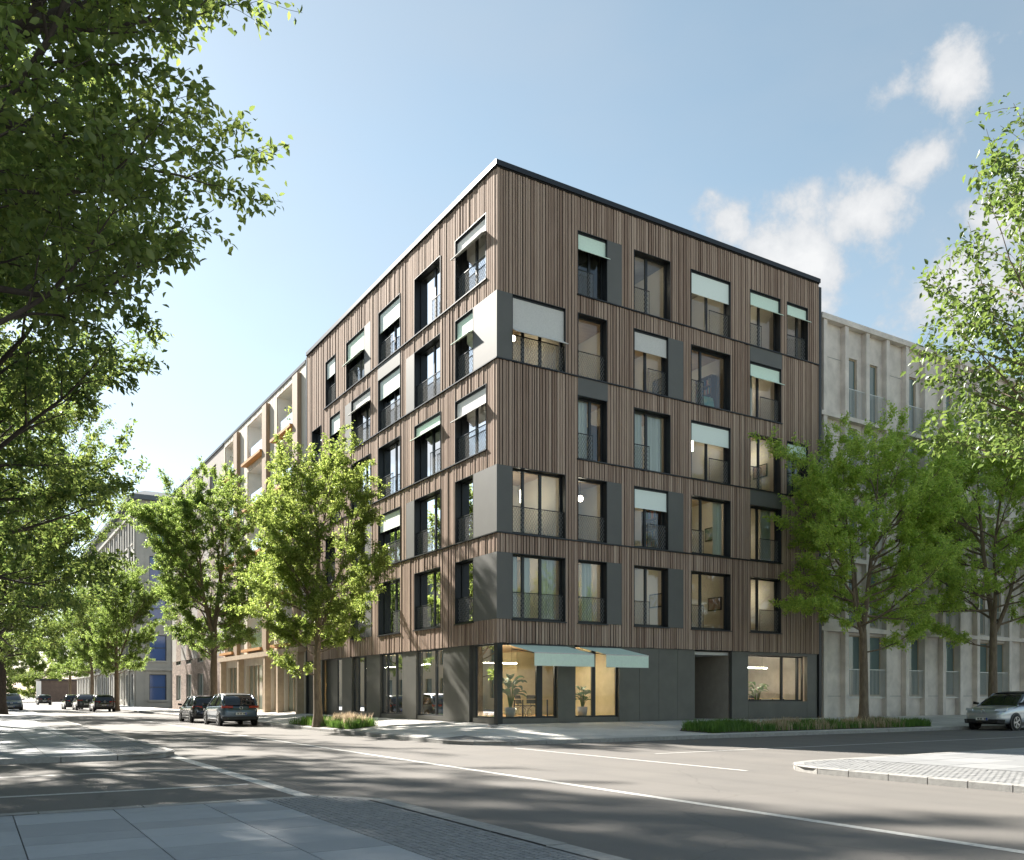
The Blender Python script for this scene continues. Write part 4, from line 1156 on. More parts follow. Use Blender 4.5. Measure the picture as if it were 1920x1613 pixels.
for fac, oo in ((facS, sideo), (facT, streeto)):
    for s0, s1, z0, z1 in oo:
        mb = MB()
        for a, b, c, d in ((s0, s1, (z0+z1)/2-.05, (z0+z1)/2+.05), (s0, s0+.09, z0, z1), (s1-.09, s1, z0, z1), (s0+.09, s1-.09, z1-.09, z1)): mb.fbox(fac, a, b, -.22, -.28 if d-c > .2 else -.279, c, d)
        w = mb.build('window', mat('dark_sash', (.05, .07, .11), .5), fh)
        mb = MB(); mb.quad(fac(s0, -.26, z0), fac(s1, -.26, z0), fac(s1, -.26, z1), fac(s0, -.26, z1)); mb.build('pane', M_BLUEG, w)
        mb = MB(); mb.fbox(fac, s0-.15, s1+.15, .001, .14, z0-.22, z0-.001); mb.build('sill', M_STONE, w)
for c in (.02, 4.0, 7.7, 11.4): mb = MB(); mb.fbox(facS, c, c+.85, .002, .16, -.2, 23.2); mb.build('pilaster', M_STONE, fh)
for c in range(16): mb = MB(); mb.fbox(facT, .02+4.2*c, .62+4.2*c, .002, .16, -.2, 23.2); mb.build('pilaster', M_STONE, fh)
for z in (4.35, 22.6):
    mb = MB(); mb.box(-.3, 13, -.3, -.003, z, z+.35); mb.box(-.3, -.004, -.001, 66, z, z+.35); mb.build('string_course', M_STONE, fh)
mb = MB(); mb.box(-.7, 13, -.7, 66, 24.2, 24.75); mb.build('cornice', mat('slate_blue', (.10, .12, .14), .6, var=.2, vscale=.6), fh)
mb = MB(); mb.hexa([(-.6, -.6, 24.76), (13, -.6, 24.76), (13, 66, 24.76), (-.6, 66, 24.76), (1.2, 1.2, 25.6), (13, 1.2, 25.6), (13, 66, 25.6), (1.2, 66, 25.6)]); mb.build('roof', MATS['slate_blue'], fh)
# low dark brick house closing the view
lb = empty('brick_annex', (-6, 160, 0)); tag(lb, 'low dark brown brick building at the far end of the street', 'building')
mb = MB(); mb.box(1, 9, 0, 14, 0, 4.2); mb.build('wall', mat('dark_brick', (.12, .09, .075), .9, var=.2, vscale=1.5), lb)
mb = MB(); mb.box(.7, 9.3, -.3, 14.3, 4.2, 4.5); mb.build('roof', M_LEDGE, lb)
mb = MB(); mb.box(.2, .99, -.05, .5, 0, 4.1); mb.build('end_pier', M_WHITEP, lb)

# ---------------------------------------------------------------- house across the long street, met only in the window reflections
oh = empty('townhouse', (-24.5, 6, 0)); tag(oh, 'pale rendered townhouse across the street, seen only in the window panes', 'building')
def facO(s, d, z): return (d, s, z)
ops = [(2+3.4*c, 3.5+3.4*c, 1.2+3.4*f, 3.2+3.4*f) for f in range(4) for c in range(24)]
mb = MB()
for a, b, za, z_b in cells(ops, 0, 84, 0, 14.2): mb.fbox(facO, a, b, 0, -.35, za, z_b)
mb.build('wall', mat('ochre_render', (.50, .43, .33), .85, var=.12, vscale=.3), oh)
mb = MB(); mb.box(-10, -.36, 0, 84, 0, 14.2); mb.build('core', M_CONCD, oh)
mb = MB(); mb.box(-10.3, .3, -.3, 84.3, 14.21, 14.6); mb.build('eaves', M_STONE, oh)
mb = MB(); mb.hexa([(-10.3, -.3, 14.61), (.3, -.3, 14.61), (.3, 84.3, 14.61), (-10.3, 84.3, 14.61), (-6, 0, 17.4), (-4.4, 0, 17.4), (-4.4, 84, 17.4), (-6, 84, 17.4)]); mb.build('roof', mat('clay_tiles', (.24, .10, .06), .8, var=.2), oh)
for s0, s1, z0, z1 in ops:
    mb = MB(); mb.fbox(facO, s0, s1, -.2, -.26, z0, z1); mb.build('window', M_GL2, oh)

# ---------------------------------------------------------------- trees
def rot_about(v, axis, ang):
    return Matrix.Rotation(ang, 3, axis) @ v
def make_tree(seed, H, clear, cr, tr, leaf=.12, nl=24, nsub=6, ntw=5, nleaf=30, lean=(0, 0), m_leaf=None, m_bark=None, top=.95, fork=None, droop=.25, shape=(.12, .86, .75), fine=False, wide=.42, low=None, lmul=1.0, fill=1.0, div=.42, nlead=3):
    """trunk with limbs, branches and twigs; every leaf is a folded two- or four-sided blade set along the twigs"""
    rg = random.Random(seed); ng = np.random.default_rng(seed)
    bark = MB(); anchors = []            # (p, dir)
    # trunk, dividing into leaders
    wx, wy = rg.uniform(-1, 1), rg.uniform(-1, 1)
    zf = H*div; n = 8; pts = []; rad = []
    def lean_at(z): t = z/H; return Vector((lean[0]*t*t, lean[1]*t*t, 0))
    for i in range(n+1):
        t = i/n; z = zf*t
        pts.append(Vector((.012*H*wx*math.sin(t*3.1)*t, .012*H*wy*math.sin(t*2.6+1)*t, z))+lean_at(z))
        rad.append(tr*(1+.5*math.exp(-z/.3))*(1-.32*t))
    bark.tube(pts, rad, 10, cap=False)
    axes = []                            # (points, radii)
    az0 = rg.uniform(0, 6.28)
    for k in range(nlead):
        az = az0+k*2*math.pi/nlead+rg.uniform(-.4, .4); top_z = H*(1.0 if k == 0 else rg.uniform(.80, .94))*.93
        off = cr*(.16 if k == 0 else rg.uniform(.34, .5))
        ap, ar = [], []
        m_ = 9; st = pts[-1]; zs = zf*(1 if k < 2 else rg.uniform(.82, 1))
        st = pts[-1] if k < 2 else pts[-2]
        for i in range(m_+1):
            t = i/m_; z = st.z+(top_z-st.z)*t
            o_ = off*(1-(1-t)**1.7)
            wob = .05*math.sin(t*7+k*2+az0)*cr*t*(1-t)*2
            ap.append(Vector((st.x+math.cos(az)*o_-math.sin(az)*wob, st.y+math.sin(az)*o_+math.cos(az)*wob, z))+lean_at(z)-lean_at(st.z))
            ar.append(max(.012, tr*.66*(.85 if k == 0 else .66)*(1-t)**.85+.008))
        bark.tube(ap, ar, 8, cap=False); axes.append((ap, ar, az))
    def on(axis, z):
        ap, ar, _ = axis
        if z <= ap[0].z:
            t = min(.999, max(0, z/zf))*n; i = int(t); return pts[i].lerp(pts[i+1], t-i), rad[i]
        t = min(.999, (z-ap[0].z)/(ap[-1].z-ap[0].z))*(len(ap)-1); i = int(t); return ap[i].lerp(ap[i+1], t-i), ar[i]
    def branch(p, d, L, r0, bend, segs=5, up=.3):
        q = [p.copy()]; dd = d.normalized(); rr = [r0]
        for i in range(segs):
            dd = (dd + Vector((rg.gauss(0, bend), rg.gauss(0, bend), rg.gauss(up*.22, bend)))).normalized()
            q.append(q[-1]+dd*(L/segs)); rr.append(max(.0035, r0*(1-(i+1)/segs*.88)))
        return q, rr
    limbs = []
    for i in range(nl):
        t = (i+.5)/nl
        z = clear+(H*top-clear)*(t**.95)
        axis = axes[i % nlead]
        az = (axis[2]+rg.gauss(0, 1.0)) if z > zf*1.25 else i*2.39996+rg.uniform(-.4, .4)
        s = math.sin(math.pi*min(1, shape[0]+shape[1]*t))**shape[2]
        el = math.radians(8+50*t+rg.uniform(-14, 14))
        reach = cr*s*rg.uniform(.62, 1.15)
        p0, _ = on(axis, max(clear*.8, z-.6))
        c0 = lean_at(z)
        have = math.hypot(p0.x-c0.x, p0.y-c0.y)*math.cos(az-math.atan2(p0.y-c0.y, p0.x-c0.x+1e-6))
        L = max(.7, (reach-max(-.3, have))/max(.5, math.cos(el)))
        limbs.append((axis, max(clear*.8, z-.5*L*math.sin(el)), az, L, el))
    for (zz, az, L, el) in (low or []): limbs.append((axes[0], zz, az, L, el))
    for li, (axis, zz, az, L, el) in enumerate(limbs):
        p, r = on(axis, zz)
        d = Vector((math.cos(az)*math.cos(el), math.sin(az)*math.cos(el), math.sin(el)))
        r0 = min(r*.7, .010+.0135*L)
        q, rr = branch(p, d, L, r0, .11, 6, .3)
        bark.tube(q, rr, 6, cap=False)
        ns = max(3, int(nsub*min(1.3, L/cr+.35)))
        for k in range(ns):
            t = .22+.78*(k+.6)/ns
            f = t*6; j = min(5, int(f)); b = q[j].lerp(q[j+1], f-j)
            ld = (q[j+1]-q[j]).normalized()
            side = ld.cross(Vector((0, 0, 1))).normalized()
            ang = (1 if k % 2 else -1)*rg.uniform(.5, 1.15)
            sd = (ld*math.cos(ang)+side*math.sin(ang)+Vector((0, 0, rg.uniform(-.15, .5)))).normalized()
            if k == ns-1: sd = ld
            SL = L*rg.uniform(.26, .46)*(1.15-.45*t)+.25
            q2, r2 = branch(b, sd, SL, max(.006, rr[j]*.6), .13, 4, .1)
            bark.tube(q2, r2, 4, cap=False)
            for w in range(ntw):
                t2 = .2+.8*(w+.5)/ntw; f2 = t2*4; j2 = min(3, int(f2)); b2 = q2[j2].lerp(q2[j2+1], f2-j2)
                td = (sd*.7+Vector((rg.gauss(0, .6), rg.gauss(0, .6), rg.gauss(.05, .45)))).normalized()
                TL = rg.uniform(.3, .7)*(.6+.4*min(1, L/2.5))*lmul
                q3, r3 = branch(b2, td, TL, .005, .16, 3, -.1)
                bark.tube(q3, r3, 3, cap=False)
                for a_, c_ in zip(q3, q3[1:]): anchors.append((a_.x, a_.y, a_.z, c_.x, c_.y, c_.z))
    A = np.array(anchors)
    k = len(A); N = int(k/3*nleaf)
    idx = ng.integers(0, k, N); t = ng.random(N)[:, None]
    P = A[idx, :3]*(1-t)+A[idx, 3:]*t + ng.normal(0, .055*fill+leaf*.22, (N, 3))
    dr = A[idx, 3:]-A[idx, :3]; dr /= np.linalg.norm(dr, axis=1)[:, None]+1e-9
    D = dr*.55+ng.normal(0, .62, (N, 3)); D[:, 2] -= droop
    D /= np.linalg.norm(D, axis=1)[:, None]
    U = ng.normal(0, .55, (N, 3)); U[:, 2] += 1.0
    S = np.cross(D, U); S /= np.linalg.norm(S, axis=1)[:, None]+1e-9
    Nn = np.cross(S, D)
    ln = leaf*ng.uniform(.65, 1.2, N)[:, None]; wd = ln*wide
    fold = wd*ng.uniform(.1, .45, (N, 1))
    if fine:
        c0 = P; tip = P+D*ln-Nn*ln*.12
        m1 = P+D*ln*.38; a1 = m1+S*wd*.52+Nn*fold*.8; b1 = m1-S*wd*.52+Nn*fold*.8
        m2 = P+D*ln*.72-Nn*ln*.04; a2 = m2+S*wd*.38+Nn*fold*.6; b2 = m2-S*wd*.38+Nn*fold*.6
        V = np.stack([c0, a1, m1, b1, a2, m2, b2, tip], 1).reshape(-1, 3)
        o = np.arange(N)[:, None]*8
        Q = np.concatenate([np.stack([o+0, o+2, o+1, o+1], 2)[:, 0, :][:, None, :] if False else np.concatenate([o+0, o+2, o+5, o+1], 1)[:, None, :],
                            np.concatenate([o+0, o+3, o+5, o+2], 1)[:, None, :] if False else np.concatenate([o+0, o+3, o+6, o+2], 1)[:, None, :],
                            np.concatenate([o+1, o+5, o+7, o+4], 1)[:, None, :],
                            np.concatenate([o+2, o+6, o+7, o+5], 1)[:, None, :]], 1).reshape(-1, 4)
        r = np.repeat(ng.random(N)*.7+.3*ng.random(), 4)
    else:
        c0 = P; tip = P+D*ln-Nn*ln*.1; m1 = P+D*ln*.45
        a1 = m1+S*wd*.55+Nn*fold; b1 = m1-S*wd*.55+Nn*fold
        V = np.stack([c0, a1, tip, b1], 1).reshape(-1, 3)
        o = np.arange(N)[:, None]*4
        Q = np.concatenate([o, o+1, o+2, o+3], 1)
        r = ng.random(N)
    return bark, V, Q, r, m_leaf or M_LEAF, m_bark or M_BARK

def plant_tree(spec, loc, rz, label, name='street_tree', group='street trees', proto=None, scale=1.0):
    if proto is not None:
        e = copy_tree(proto); e.name = name
        e.location = loc; e.rotation_euler = (0, 0, rz); e.scale = (scale,)*3
        tag(e, label, 'tree', group)
        return e
    e = empty(name, loc, rz); tag(e, label, 'tree', group)
    bark, V, Q, r, ml, mbk = spec
    bark.build('trunk', mbk, e, smooth=True)
    fast_mesh('crown', V, Q, r, ml, e)
    e.scale = (scale,)*3
    return e
R = math.radians
# row beside the houses of the long street
sp = make_tree(21, 10.9, 3.2, 2.75, .19, leaf=.125, nl=44, nsub=7, ntw=4, nleaf=66, fill=.6, div=.36, m_leaf=M_LEAFY, shape=(.25, .62, .55), low=[(3.0, R(200), 2.0, R(8)), (3.2, R(20), 1.4, R(20)), (2.2, R(170), 1.5, R(5))])
t1 = plant_tree(sp, (-3.7, 8.7, .13), R(10), 'slim lime green street tree in the grass bed in front of the timber house', group='trees along the long street')
sp = make_tree(33, 14.2, 3.7, 3.8, .25, leaf=.155, nl=52, nsub=7, ntw=4, nleaf=66, fill=.7, div=.38, m_leaf=M_LEAF, shape=(.25, .63, .55))
t2 = plant_tree(sp, (-3.6, 28.0, .13), R(60), 'tall full street tree behind the parked cars, before the loggia building', group='trees along the long street')
t3 = plant_tree(None, (-5.0, 59.5, .02), R(200), 'street tree with bare lower trunk at the far crossing', group='trees along the long street', proto=t2, scale=.90)
plant_tree(None, (-3.4, 93.8, .1), R(320), 'street tree in front of the old stone building', group='trees along the long street', proto=t2, scale=1.02)
plant_tree(None, (-3.4, 122, .1), R(110), 'farthest street tree of the row before the stone building', group='trees along the long street', proto=t2, scale=.98)
# row on the opposite side, against the light
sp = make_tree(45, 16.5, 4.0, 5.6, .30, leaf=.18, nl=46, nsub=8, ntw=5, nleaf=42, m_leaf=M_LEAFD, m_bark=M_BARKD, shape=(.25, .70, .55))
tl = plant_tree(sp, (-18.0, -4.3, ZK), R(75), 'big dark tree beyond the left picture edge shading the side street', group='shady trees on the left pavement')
sp = make_tree(47, 22.0, 4.2, 5.4, .32, leaf=.18, nl=54, nsub=8, ntw=5, nleaf=29, m_leaf=M_LEAFD, m_bark=M_BARKD, shape=(.28, .62, .45))  # height added beyond the seen crown so its shade reaches the road
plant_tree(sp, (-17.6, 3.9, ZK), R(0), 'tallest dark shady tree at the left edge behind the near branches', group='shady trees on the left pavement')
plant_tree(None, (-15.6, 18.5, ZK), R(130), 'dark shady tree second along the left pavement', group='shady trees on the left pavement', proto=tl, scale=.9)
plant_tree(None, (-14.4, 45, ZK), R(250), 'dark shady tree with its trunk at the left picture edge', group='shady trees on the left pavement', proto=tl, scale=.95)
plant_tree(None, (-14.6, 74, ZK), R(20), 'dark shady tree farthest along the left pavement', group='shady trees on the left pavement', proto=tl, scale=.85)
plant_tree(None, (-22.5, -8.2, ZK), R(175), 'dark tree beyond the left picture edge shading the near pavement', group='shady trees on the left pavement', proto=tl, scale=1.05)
# far greenery closing the street
sp = make_tree(57, 11, .7, 4.8, .2, leaf=.36, nl=34, nsub=7, ntw=4, nleaf=24, div=.3, m_leaf=M_LEAFY, shape=(.3, .66, .5))
tf = plant_tree(sp, (-12, 176, 0), 0, 'bright green tree at the street end beside the dark brick building', group='trees at the street end')
for i, (x, y, k, lb_) in enumerate(((-20, 170, 1.05, 'bright green tree at the street end behind the oncoming car'), (-4, 190, 1.1, 'bright green tree rising behind the dark brick building'), (-29, 182, 1.1, 'bright green tree at the street end by the left picture edge'), (-24.5, 164, .8, 'smaller bright green tree at the street end just right of the oncoming car'), (-15.5, 186, 1.25, 'tallest bright green tree at the street end'))):
    plant_tree(None, (x, y, 0), R(70*i+40), lb_, group='trees at the street end', proto=tf, scale=k)
# in front of the right-hand houses
sp = make_tree(63, 12.4, 4.6, 3.9, .20, leaf=.14, nl=44, nsub=7, ntw=4, nleaf=64, fill=.7, m_leaf=M_LEAFB, shape=(.25, .64, .55), div=.33, nlead=3, low=[(3.1, R(-20), 2.3, R(14)), (4.0, R(190), 3.2, R(10))])
tr1 = plant_tree(sp, (16.2, -3.4, .2), 0, 'forked street tree in the long grass bed before the concrete building', group='trees before the right-hand houses')
plant_tree(None, (26.7, -3.0, .24), R(150), 'taller street tree behind the silver car', group='trees before the right-hand houses', proto=tr1, scale=1.16)
plant_tree(None, (39, -3.2, .24), R(260), 'street tree beyond the silver car at the right picture edge', group='trees before the right-hand houses', proto=tr1, scale=1.05)
# foreground trees reaching into the picture
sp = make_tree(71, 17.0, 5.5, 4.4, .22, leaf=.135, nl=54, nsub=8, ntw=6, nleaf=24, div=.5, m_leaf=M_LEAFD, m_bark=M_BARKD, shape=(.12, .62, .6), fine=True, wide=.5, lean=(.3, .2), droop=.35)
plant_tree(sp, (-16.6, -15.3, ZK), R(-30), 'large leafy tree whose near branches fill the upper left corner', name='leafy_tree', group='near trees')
sp = make_tree(83, 10.9, 4.4, 3.1, .16, leaf=.125, nl=32, nsub=6, ntw=5, nleaf=22, div=.45, m_leaf=M_LEAFN, m_bark=M_BARK, shape=(.25, .70, .6), fine=True, wide=.48, droop=.35)
tn = plant_tree(sp, (-.15, -21.05, ZK), R(200), 'sunny tree whose branches reach in from the right picture edge', name='leafy_tree', group='near trees')
plant_tree(None, (9, -27, ZK), R(20), 'tree on the near right pavement, seen only in the window panes', name='leafy_tree', group='near trees', proto=tr1, scale=.8)
plant_tree(None, (22, -28, ZK), R(90), 'farther tree on the near right pavement, seen only in the window panes', name='leafy_tree', group='near trees', proto=tr1, scale=.8)

# ---------------------------------------------------------------- planting beds
def bed(name, poly, zf, label):
    mb = MB(); n = len(poly)
    c = (sum(p[0] for p in poly)/n, sum(p[1] for p in poly)/n)
    for i in range(n):
        a, b = poly[i], poly[(i+1) % n]
        P = [(a[0], a[1], zf(*a)+.016), (b[0], b[1], zf(*b)+.016), (c[0], c[1], zf(*c)+.03)]
        k = len(mb.v); mb.v += P; mb.f.append((k, k+1, k+2)); mb.r.append(.5)
    return tag(mb.build('planting_bed', M_EARTH), label, 'planting bed', kind='structure')
def grass(poly, zf, dens, hf, matl, seed, label, clump=.35, thr=.0):
    ng = np.random.default_rng(seed)
    xs = [p[0] for p in poly]; ys = [p[1] for p in poly]
    area = (max(xs)-min(xs))*(max(ys)-min(ys)); N = int(area*dens)
    x = ng.uniform(min(xs), max(xs), N); y = ng.uniform(min(ys), max(ys), N)
    nc = max(6, int(area*2.5)); cx = ng.uniform(min(xs), max(xs), nc); cy = ng.uniform(min(ys), max(ys), nc)
    w = ng.random(N) < .75
    ci = ng.integers(0, nc, N)
    x[w] = cx[ci[w]]+ng.normal(0, clump*.4, w.sum()); y[w] = cy[ci[w]]+ng.normal(0, clump*.4, w.sum())
    ok = np.array([inside(poly, a, b) for a, b in zip(x, y)]); x, y = x[ok], y[ok]; N = len(x)
    z = np.array([zf(a, b) for a, b in zip(x, y)])
    h = hf*ng.uniform(.45, 1.15, N); az = ng.uniform(0, 6.283, N); out = h*ng.uniform(.15, .6, N)
    dx, dy = np.cos(az), np.sin(az); wd = .006+.006*ng.random(N)
    P0 = np.stack([x, y, z], 1); T = np.stack([x+dx*out, y+dy*out, z+h], 1); Mi = np.stack([x+dx*out*.3, y+dy*out*.3, z+h*.6], 1)
    S = np.stack([-dy*wd, dx*wd, 0*wd], 1)
    V = np.stack([P0-S, P0+S, Mi+S, Mi-S, T], 1).reshape(-1, 3)
    o = np.arange(N)[:, None]*5
    Q = np.concatenate([np.concatenate([o, o+1, o+2, o+3], 1), np.concatenate([o+3, o+2, o+4, o+4], 1)])
    # the tip is a triangle: give it a fourth, slightly shifted corner
    V = V.reshape(-1, 5, 3); V6 = np.concatenate([V, (T+S*.3)[:, None, :]], 1).reshape(-1, 3)
    o = np.arange(N)[:, None]*6
    Q = np.stack([np.concatenate([o, o+1, o+2, o+3], 1), np.concatenate([o+3, o+2, o+5, o+4], 1)], 1).reshape(-1, 4)
    r = np.repeat(ng.random(N), 2)
    ob = fast_mesh('ornamental_grass', V6, Q, r, matl)
    return tag(ob, label, 'grass', kind='stuff')
bl = [(-3.75, 4.9), (-2.4, 5.3), (-2.2, 8), (-2.3, 12.2), (-3.75, 12.8)]
bed('planting_bed', bl, zpave, 'soil bed round the slim street tree')
grass(bl, zpave, 520, .34, M_GRASS, 1, 'short green grass round the slim street tree')
grass([(-3.5, 5.8), (-2.3, 5.8), (-2.2, 9.2), (-3.2, 9.2)], zpave, 330, .5, M_STRAW, 2, 'blond plume grass beside the slim street tree')
brr = [(5.2, -4.0), (5.9, -4.95), (18.6, -5.0), (19.3, -4.4), (18.8, -3.2), (6.2, -3.0)]
zr_ = lambda x, y: zpave(max(x, .01), y)
bed('planting_bed', brr, zr_, 'long soil bed under the forked street tree')
grass([(5.3, -4.0), (5.9, -4.95), (9.0, -4.95), (9.0, -3.1), (6.3, -3.1)], zr_, 800, .34, M_GRASS, 3, 'dense green grass mound at the left end of the long bed')
grass([(8.6, -4.9), (17.2, -4.9), (17.2, -3.2), (8.6, -3.2)], zr_, 260, .36, M_STRAW, 4, 'tall blond meadow grass along the long bed')
grass([(8.6, -4.95), (17.2, -4.95), (17.2, -3.2), (8.6, -3.2)], zr_, 360, .28, M_GRASS, 5, 'green undergrowth between the blond meadow grass')
grass([(11.6, -4.95), (13.2, -4.95), (13.2, -3.4), (11.6, -3.4)], zr_, 500, .34, M_GRASS, 7, 'small green grass clump in the middle of the long bed')
grass([(16.6, -4.95), (18.6, -4.95), (19.2, -4.4), (18.7, -3.2), (16.6, -3.2)], zr_, 700, .30, M_GRASS, 6, 'green grass mound at the end of the long bed near the silver car')

# ---------------------------------------------------------------- cars
def car(loc, rz, label, paint, L=4.26, W=1.80, H=1.56, style='hatch', face=None, group='parked cars'):
    """x forward; parts: body, glasshouse, roof, pillars, wheels, lamps, plate, mirrors"""
    e = empty('parked_car', loc, rz); tag(e, label, 'car', group)
    pm_ = mat('car_glass', (.012, .015, .018), .04, spec=.9)
    blk = mat('car_black_trim', (.014, .014, .015), .45)
    k = H/1.56; hw = W/2
    if style == 'hatch':
        xs = [0, .015, .06, .14, .26, .40, .55, .68, .78, .87, .94, .98, 1.0]
        zt = [.72, .90, 1.0, 1.02, 1.0, .985, .97, .965, .95, .88, .79, .70, .60]
        wf = [.74, .86, .95, .99, 1, 1, 1, 1, .99, .96, .90, .80, .66]
        zb_ = [.40, .32, .25, .22, .2, .2, .2, .2, .2, .22, .25, .29, .34]
        gx = [.035, .085, .15, .28, .42, .55, .66, .765]; gz = [1.0, 1.30, 1.47, 1.55, 1.56, 1.50, 1.28, .965]
    elif style == 'suv':
        xs = [0, .015, .06, .14, .26, .40, .55, .68, .78, .87, .94, .98, 1.0]
        zt = [.80, 1.0, 1.07, 1.08, 1.06, 1.04, 1.03, 1.02, 1.0, .95, .88, .80, .68]
        wf = [.76, .87, .95, .99, 1, 1, 1, 1, .99, .97, .92, .84, .72]
        zb_ = [.42, .34, .27, .24, .22, .22, .22, .22, .22, .24, .27, .30, .36]
        gx = [.03, .10, .17, .28, .42, .56, .66, .76]; gz = [1.05, 1.32, 1.48, 1.55, 1.56, 1.50, 1.30, 1.0]
    else:                                          # estate / boxy
        xs = [0, .01, .05, .14, .26, .40, .55, .68, .78, .87, .94, .98, 1.0]
        zt = [.80, .95, 1.0, 1.0, .99, .98, .97, .96, .95, .92, .86, .76, .64]
        wf = [.84, .92, .97, 1, 1, 1, 1, 1, .99, .97, .92, .84, .72]
        zb_ = [.40, .32, .26, .22, .2, .2, .2, .2, .2, .22, .25, .29, .34]
        gx = [.02, .05, .10, .28, .42, .56, .64, .72]; gz = [.99, 1.30, 1.50, 1.55, 1.56, 1.52, 1.30, .96]
    secs = []
    for x, z, w, b in zip(xs, zt, wf, zb_):
        X = (x-.5)*L; z *= k; b *= k; w *= hw
        prof = [(0, b), (w*.80, b), (w*.95, b+.05), (w, b+.17), (w*.985, b+(z-b)*.55), (w*.995, b+(z-b)*.72), (w*.955, z-.055), (w*.86, z-.005), (w*.5, z+.012), (0, z+.018)]
        full = prof + [(-y, q) for y, q in prof[-2:0:-1]]
        secs.append([(X, y, q) for y, q in full])
    mb = MB(); n = len(secs[0])
    for s in secs: mb.v += s
    for i in range(len(secs)-1):
        for j in range(n): a = i*n+j; b = i*n+(j+1) % n; mb.f.append((a, b, b+n, a+n)); mb.r.append(.5)
    mb.f.append(tuple(range(n))[::-1]); mb.r.append(.5); mb.f.append(tuple((len(secs)-1)*n+j for j in range(n))); mb.r.append(.5)
    body = mb.build('body', paint, e, smooth=True)
    md = body.modifiers.new('s', 'SUBSURF'); md.levels = 1; md.render_levels = 2
    # glasshouse
    def belt(x): return np.interp(x, xs, zt)*k
    g = []
    for x, z in zip(gx, gz):
        b = belt(x)-.02; z = max(z*k, b+.02); wb_ = hw*np.interp(x, xs, wf)*.93; wt = hw*.93-(z-b)*.34
        wt = max(wt, .35)
        g.append([((x-.5)*L, -wb_, b), ((x-.5)*L, -(wb_*.35+wt*.65), b+(z-b)*.6), ((x-.5)*L, -wt, z-.035), ((x-.5)*L, -wt*.8, z), ((x-.5)*L, 0, z+.012), ((x-.5)*L, wt*.8, z), ((x-.5)*L, wt, z-.035), ((x-.5)*L, (wb_*.35+wt*.65), b+(z-b)*.6), ((x-.5)*L, wb_, b)])
    mb = MB(); n = 9
    for s in g: mb.v += s
    for i in range(len(g)-1):
        for j in range(n-1): a = i*n+j; mb.f.append((a, a+1, a+1+n, a+n)); mb.r.append(.5)
    gl = mb.build('glasshouse', pm_, e, smooth=True)
    # roof panel
    mb = MB(); r0, r1 = 2, 5
    up = Vector((0, 0, .014))
    for i in range(r0, r1):
        for j in range(2, 6):
            P = [Vector(g[i][j]), Vector(g[i][j+1]), Vector(g[i+1][j+1]), Vector(g[i+1][j])]
            mb.quad(*[p+up for p in P])
    mb.build('roof', blk if face == 'darkroof' else paint, e, smooth=True)
    def strip(path, w, name, m_):
        mb = MB()
        for sg in (-1, 1):
            pts = [Vector((p[0], p[1]*sg, p[2])) for p in path]
            mb.tube([p+Vector((0, sg*.006, .006)) for p in pts], [w]*len(pts), 6)
        return mb.build(name, m_, e, smooth=True)
    strip([g[7][8], g[6][7], g[5][6]], .028, 'windscreen_pillar', paint)
    strip([g[0][8], g[1][7], g[2][6]], .05 if style != 'hatch' else .07, 'rear_pillar', paint)
    strip([g[2][6], g[3][6], g[4][6], g[5][6]], .022, 'roof_rail', paint)
    strip([tuple((Vector(g[3][8])*.3+Vector(g[4][8])*.7)), tuple((Vector(g[3][6])*.3+Vector(g[4][6])*.7))], .03, 'door_pillar', blk)
    # wheels
    rw = .335*k
    for sx, wx in ((-1, .185), (1, .80)):
        for sg in (-1, 1):
            X = (wx-.5)*L; yo = hw*1.0
            mb = MB(); mb.lathe([(.001, -.02), (rw+.065, -.02), (rw+.06, .0), (rw+.0, .004), (.001, .004)], 28, (0, 0, 0), 'Y')
            ar = mb.build('wheel_arch', blk, e); ar.location = (X, sg*(yo-.012), rw); ar.rotation_euler = (0, 0, 0 if sg > 0 else math.pi)
            mb = MB(); mb.lathe([(rw*.66, -.19), (rw*.93, -.19), (rw, -.15), (rw, -.04), (rw*.95, 0), (rw*.70, .012), (rw*.66, .0)], 30, (0, 0, 0), 'Y')
            wh_ = mb.build('wheel', mat('tyre_rubber', (.018, .018, .018), .8), e, True); wh_.location = (X, sg*(yo+.008), rw); wh_.rotation_euler = (0, 0, 0 if sg > 0 else math.pi)
            mb = MB(); mb.lathe([(.001, -.02), (rw*.67, -.05), (rw*.69, .005)], 24, (0, 0, 0), 'Y')
            mb.build('rim_well', blk, wh_, True)
            mb = MB(); mb.lathe([(.001, .012), (rw*.16, .008), (rw*.17, -.02)], 14, (0, 0, 0), 'Y')
            for q in range(5):
                a = q*2*math.pi/5
                for da in (-.14, .14):
                    mb.bar((math.cos(a)*rw*.12, .002, math.sin(a)*rw*.12), (math.cos(a+da)*rw*.67, .004, math.sin(a+da)*rw*.67), .035, .02, up=(0, 1, 0))
            mb.lathe([(rw*.63, .012), (rw*.69, .012), (rw*.69, -.01)], 28, (0, 0, 0), 'Y')
            mb.build('rim', mat('alloy', (.55, .55, .56), .3, metal=.9), wh_)
    # sills, bumpers
    mb = MB()
    for sg in (-1, 1): mb.box(-.26*L, .24*L, sg*hw*.93, sg*hw*1.002, .2*k, .33*k)
    mb.build('side_sill', blk, e)
    mb = MB(); mb.hexa([(-.508*L, -hw*.72, .32*k), (-.47*L, -hw*.93, .27*k), (-.47*L, hw*.93, .27*k), (-.508*L, hw*.72, .32*k), (-.508*L, -hw*.72, .46*k), (-.47*L, -hw*.955, .46*k), (-.47*L, hw*.955, .46*k), (-.508*L, hw*.72, .46*k)]); mb.build('rear_bumper', blk, e)
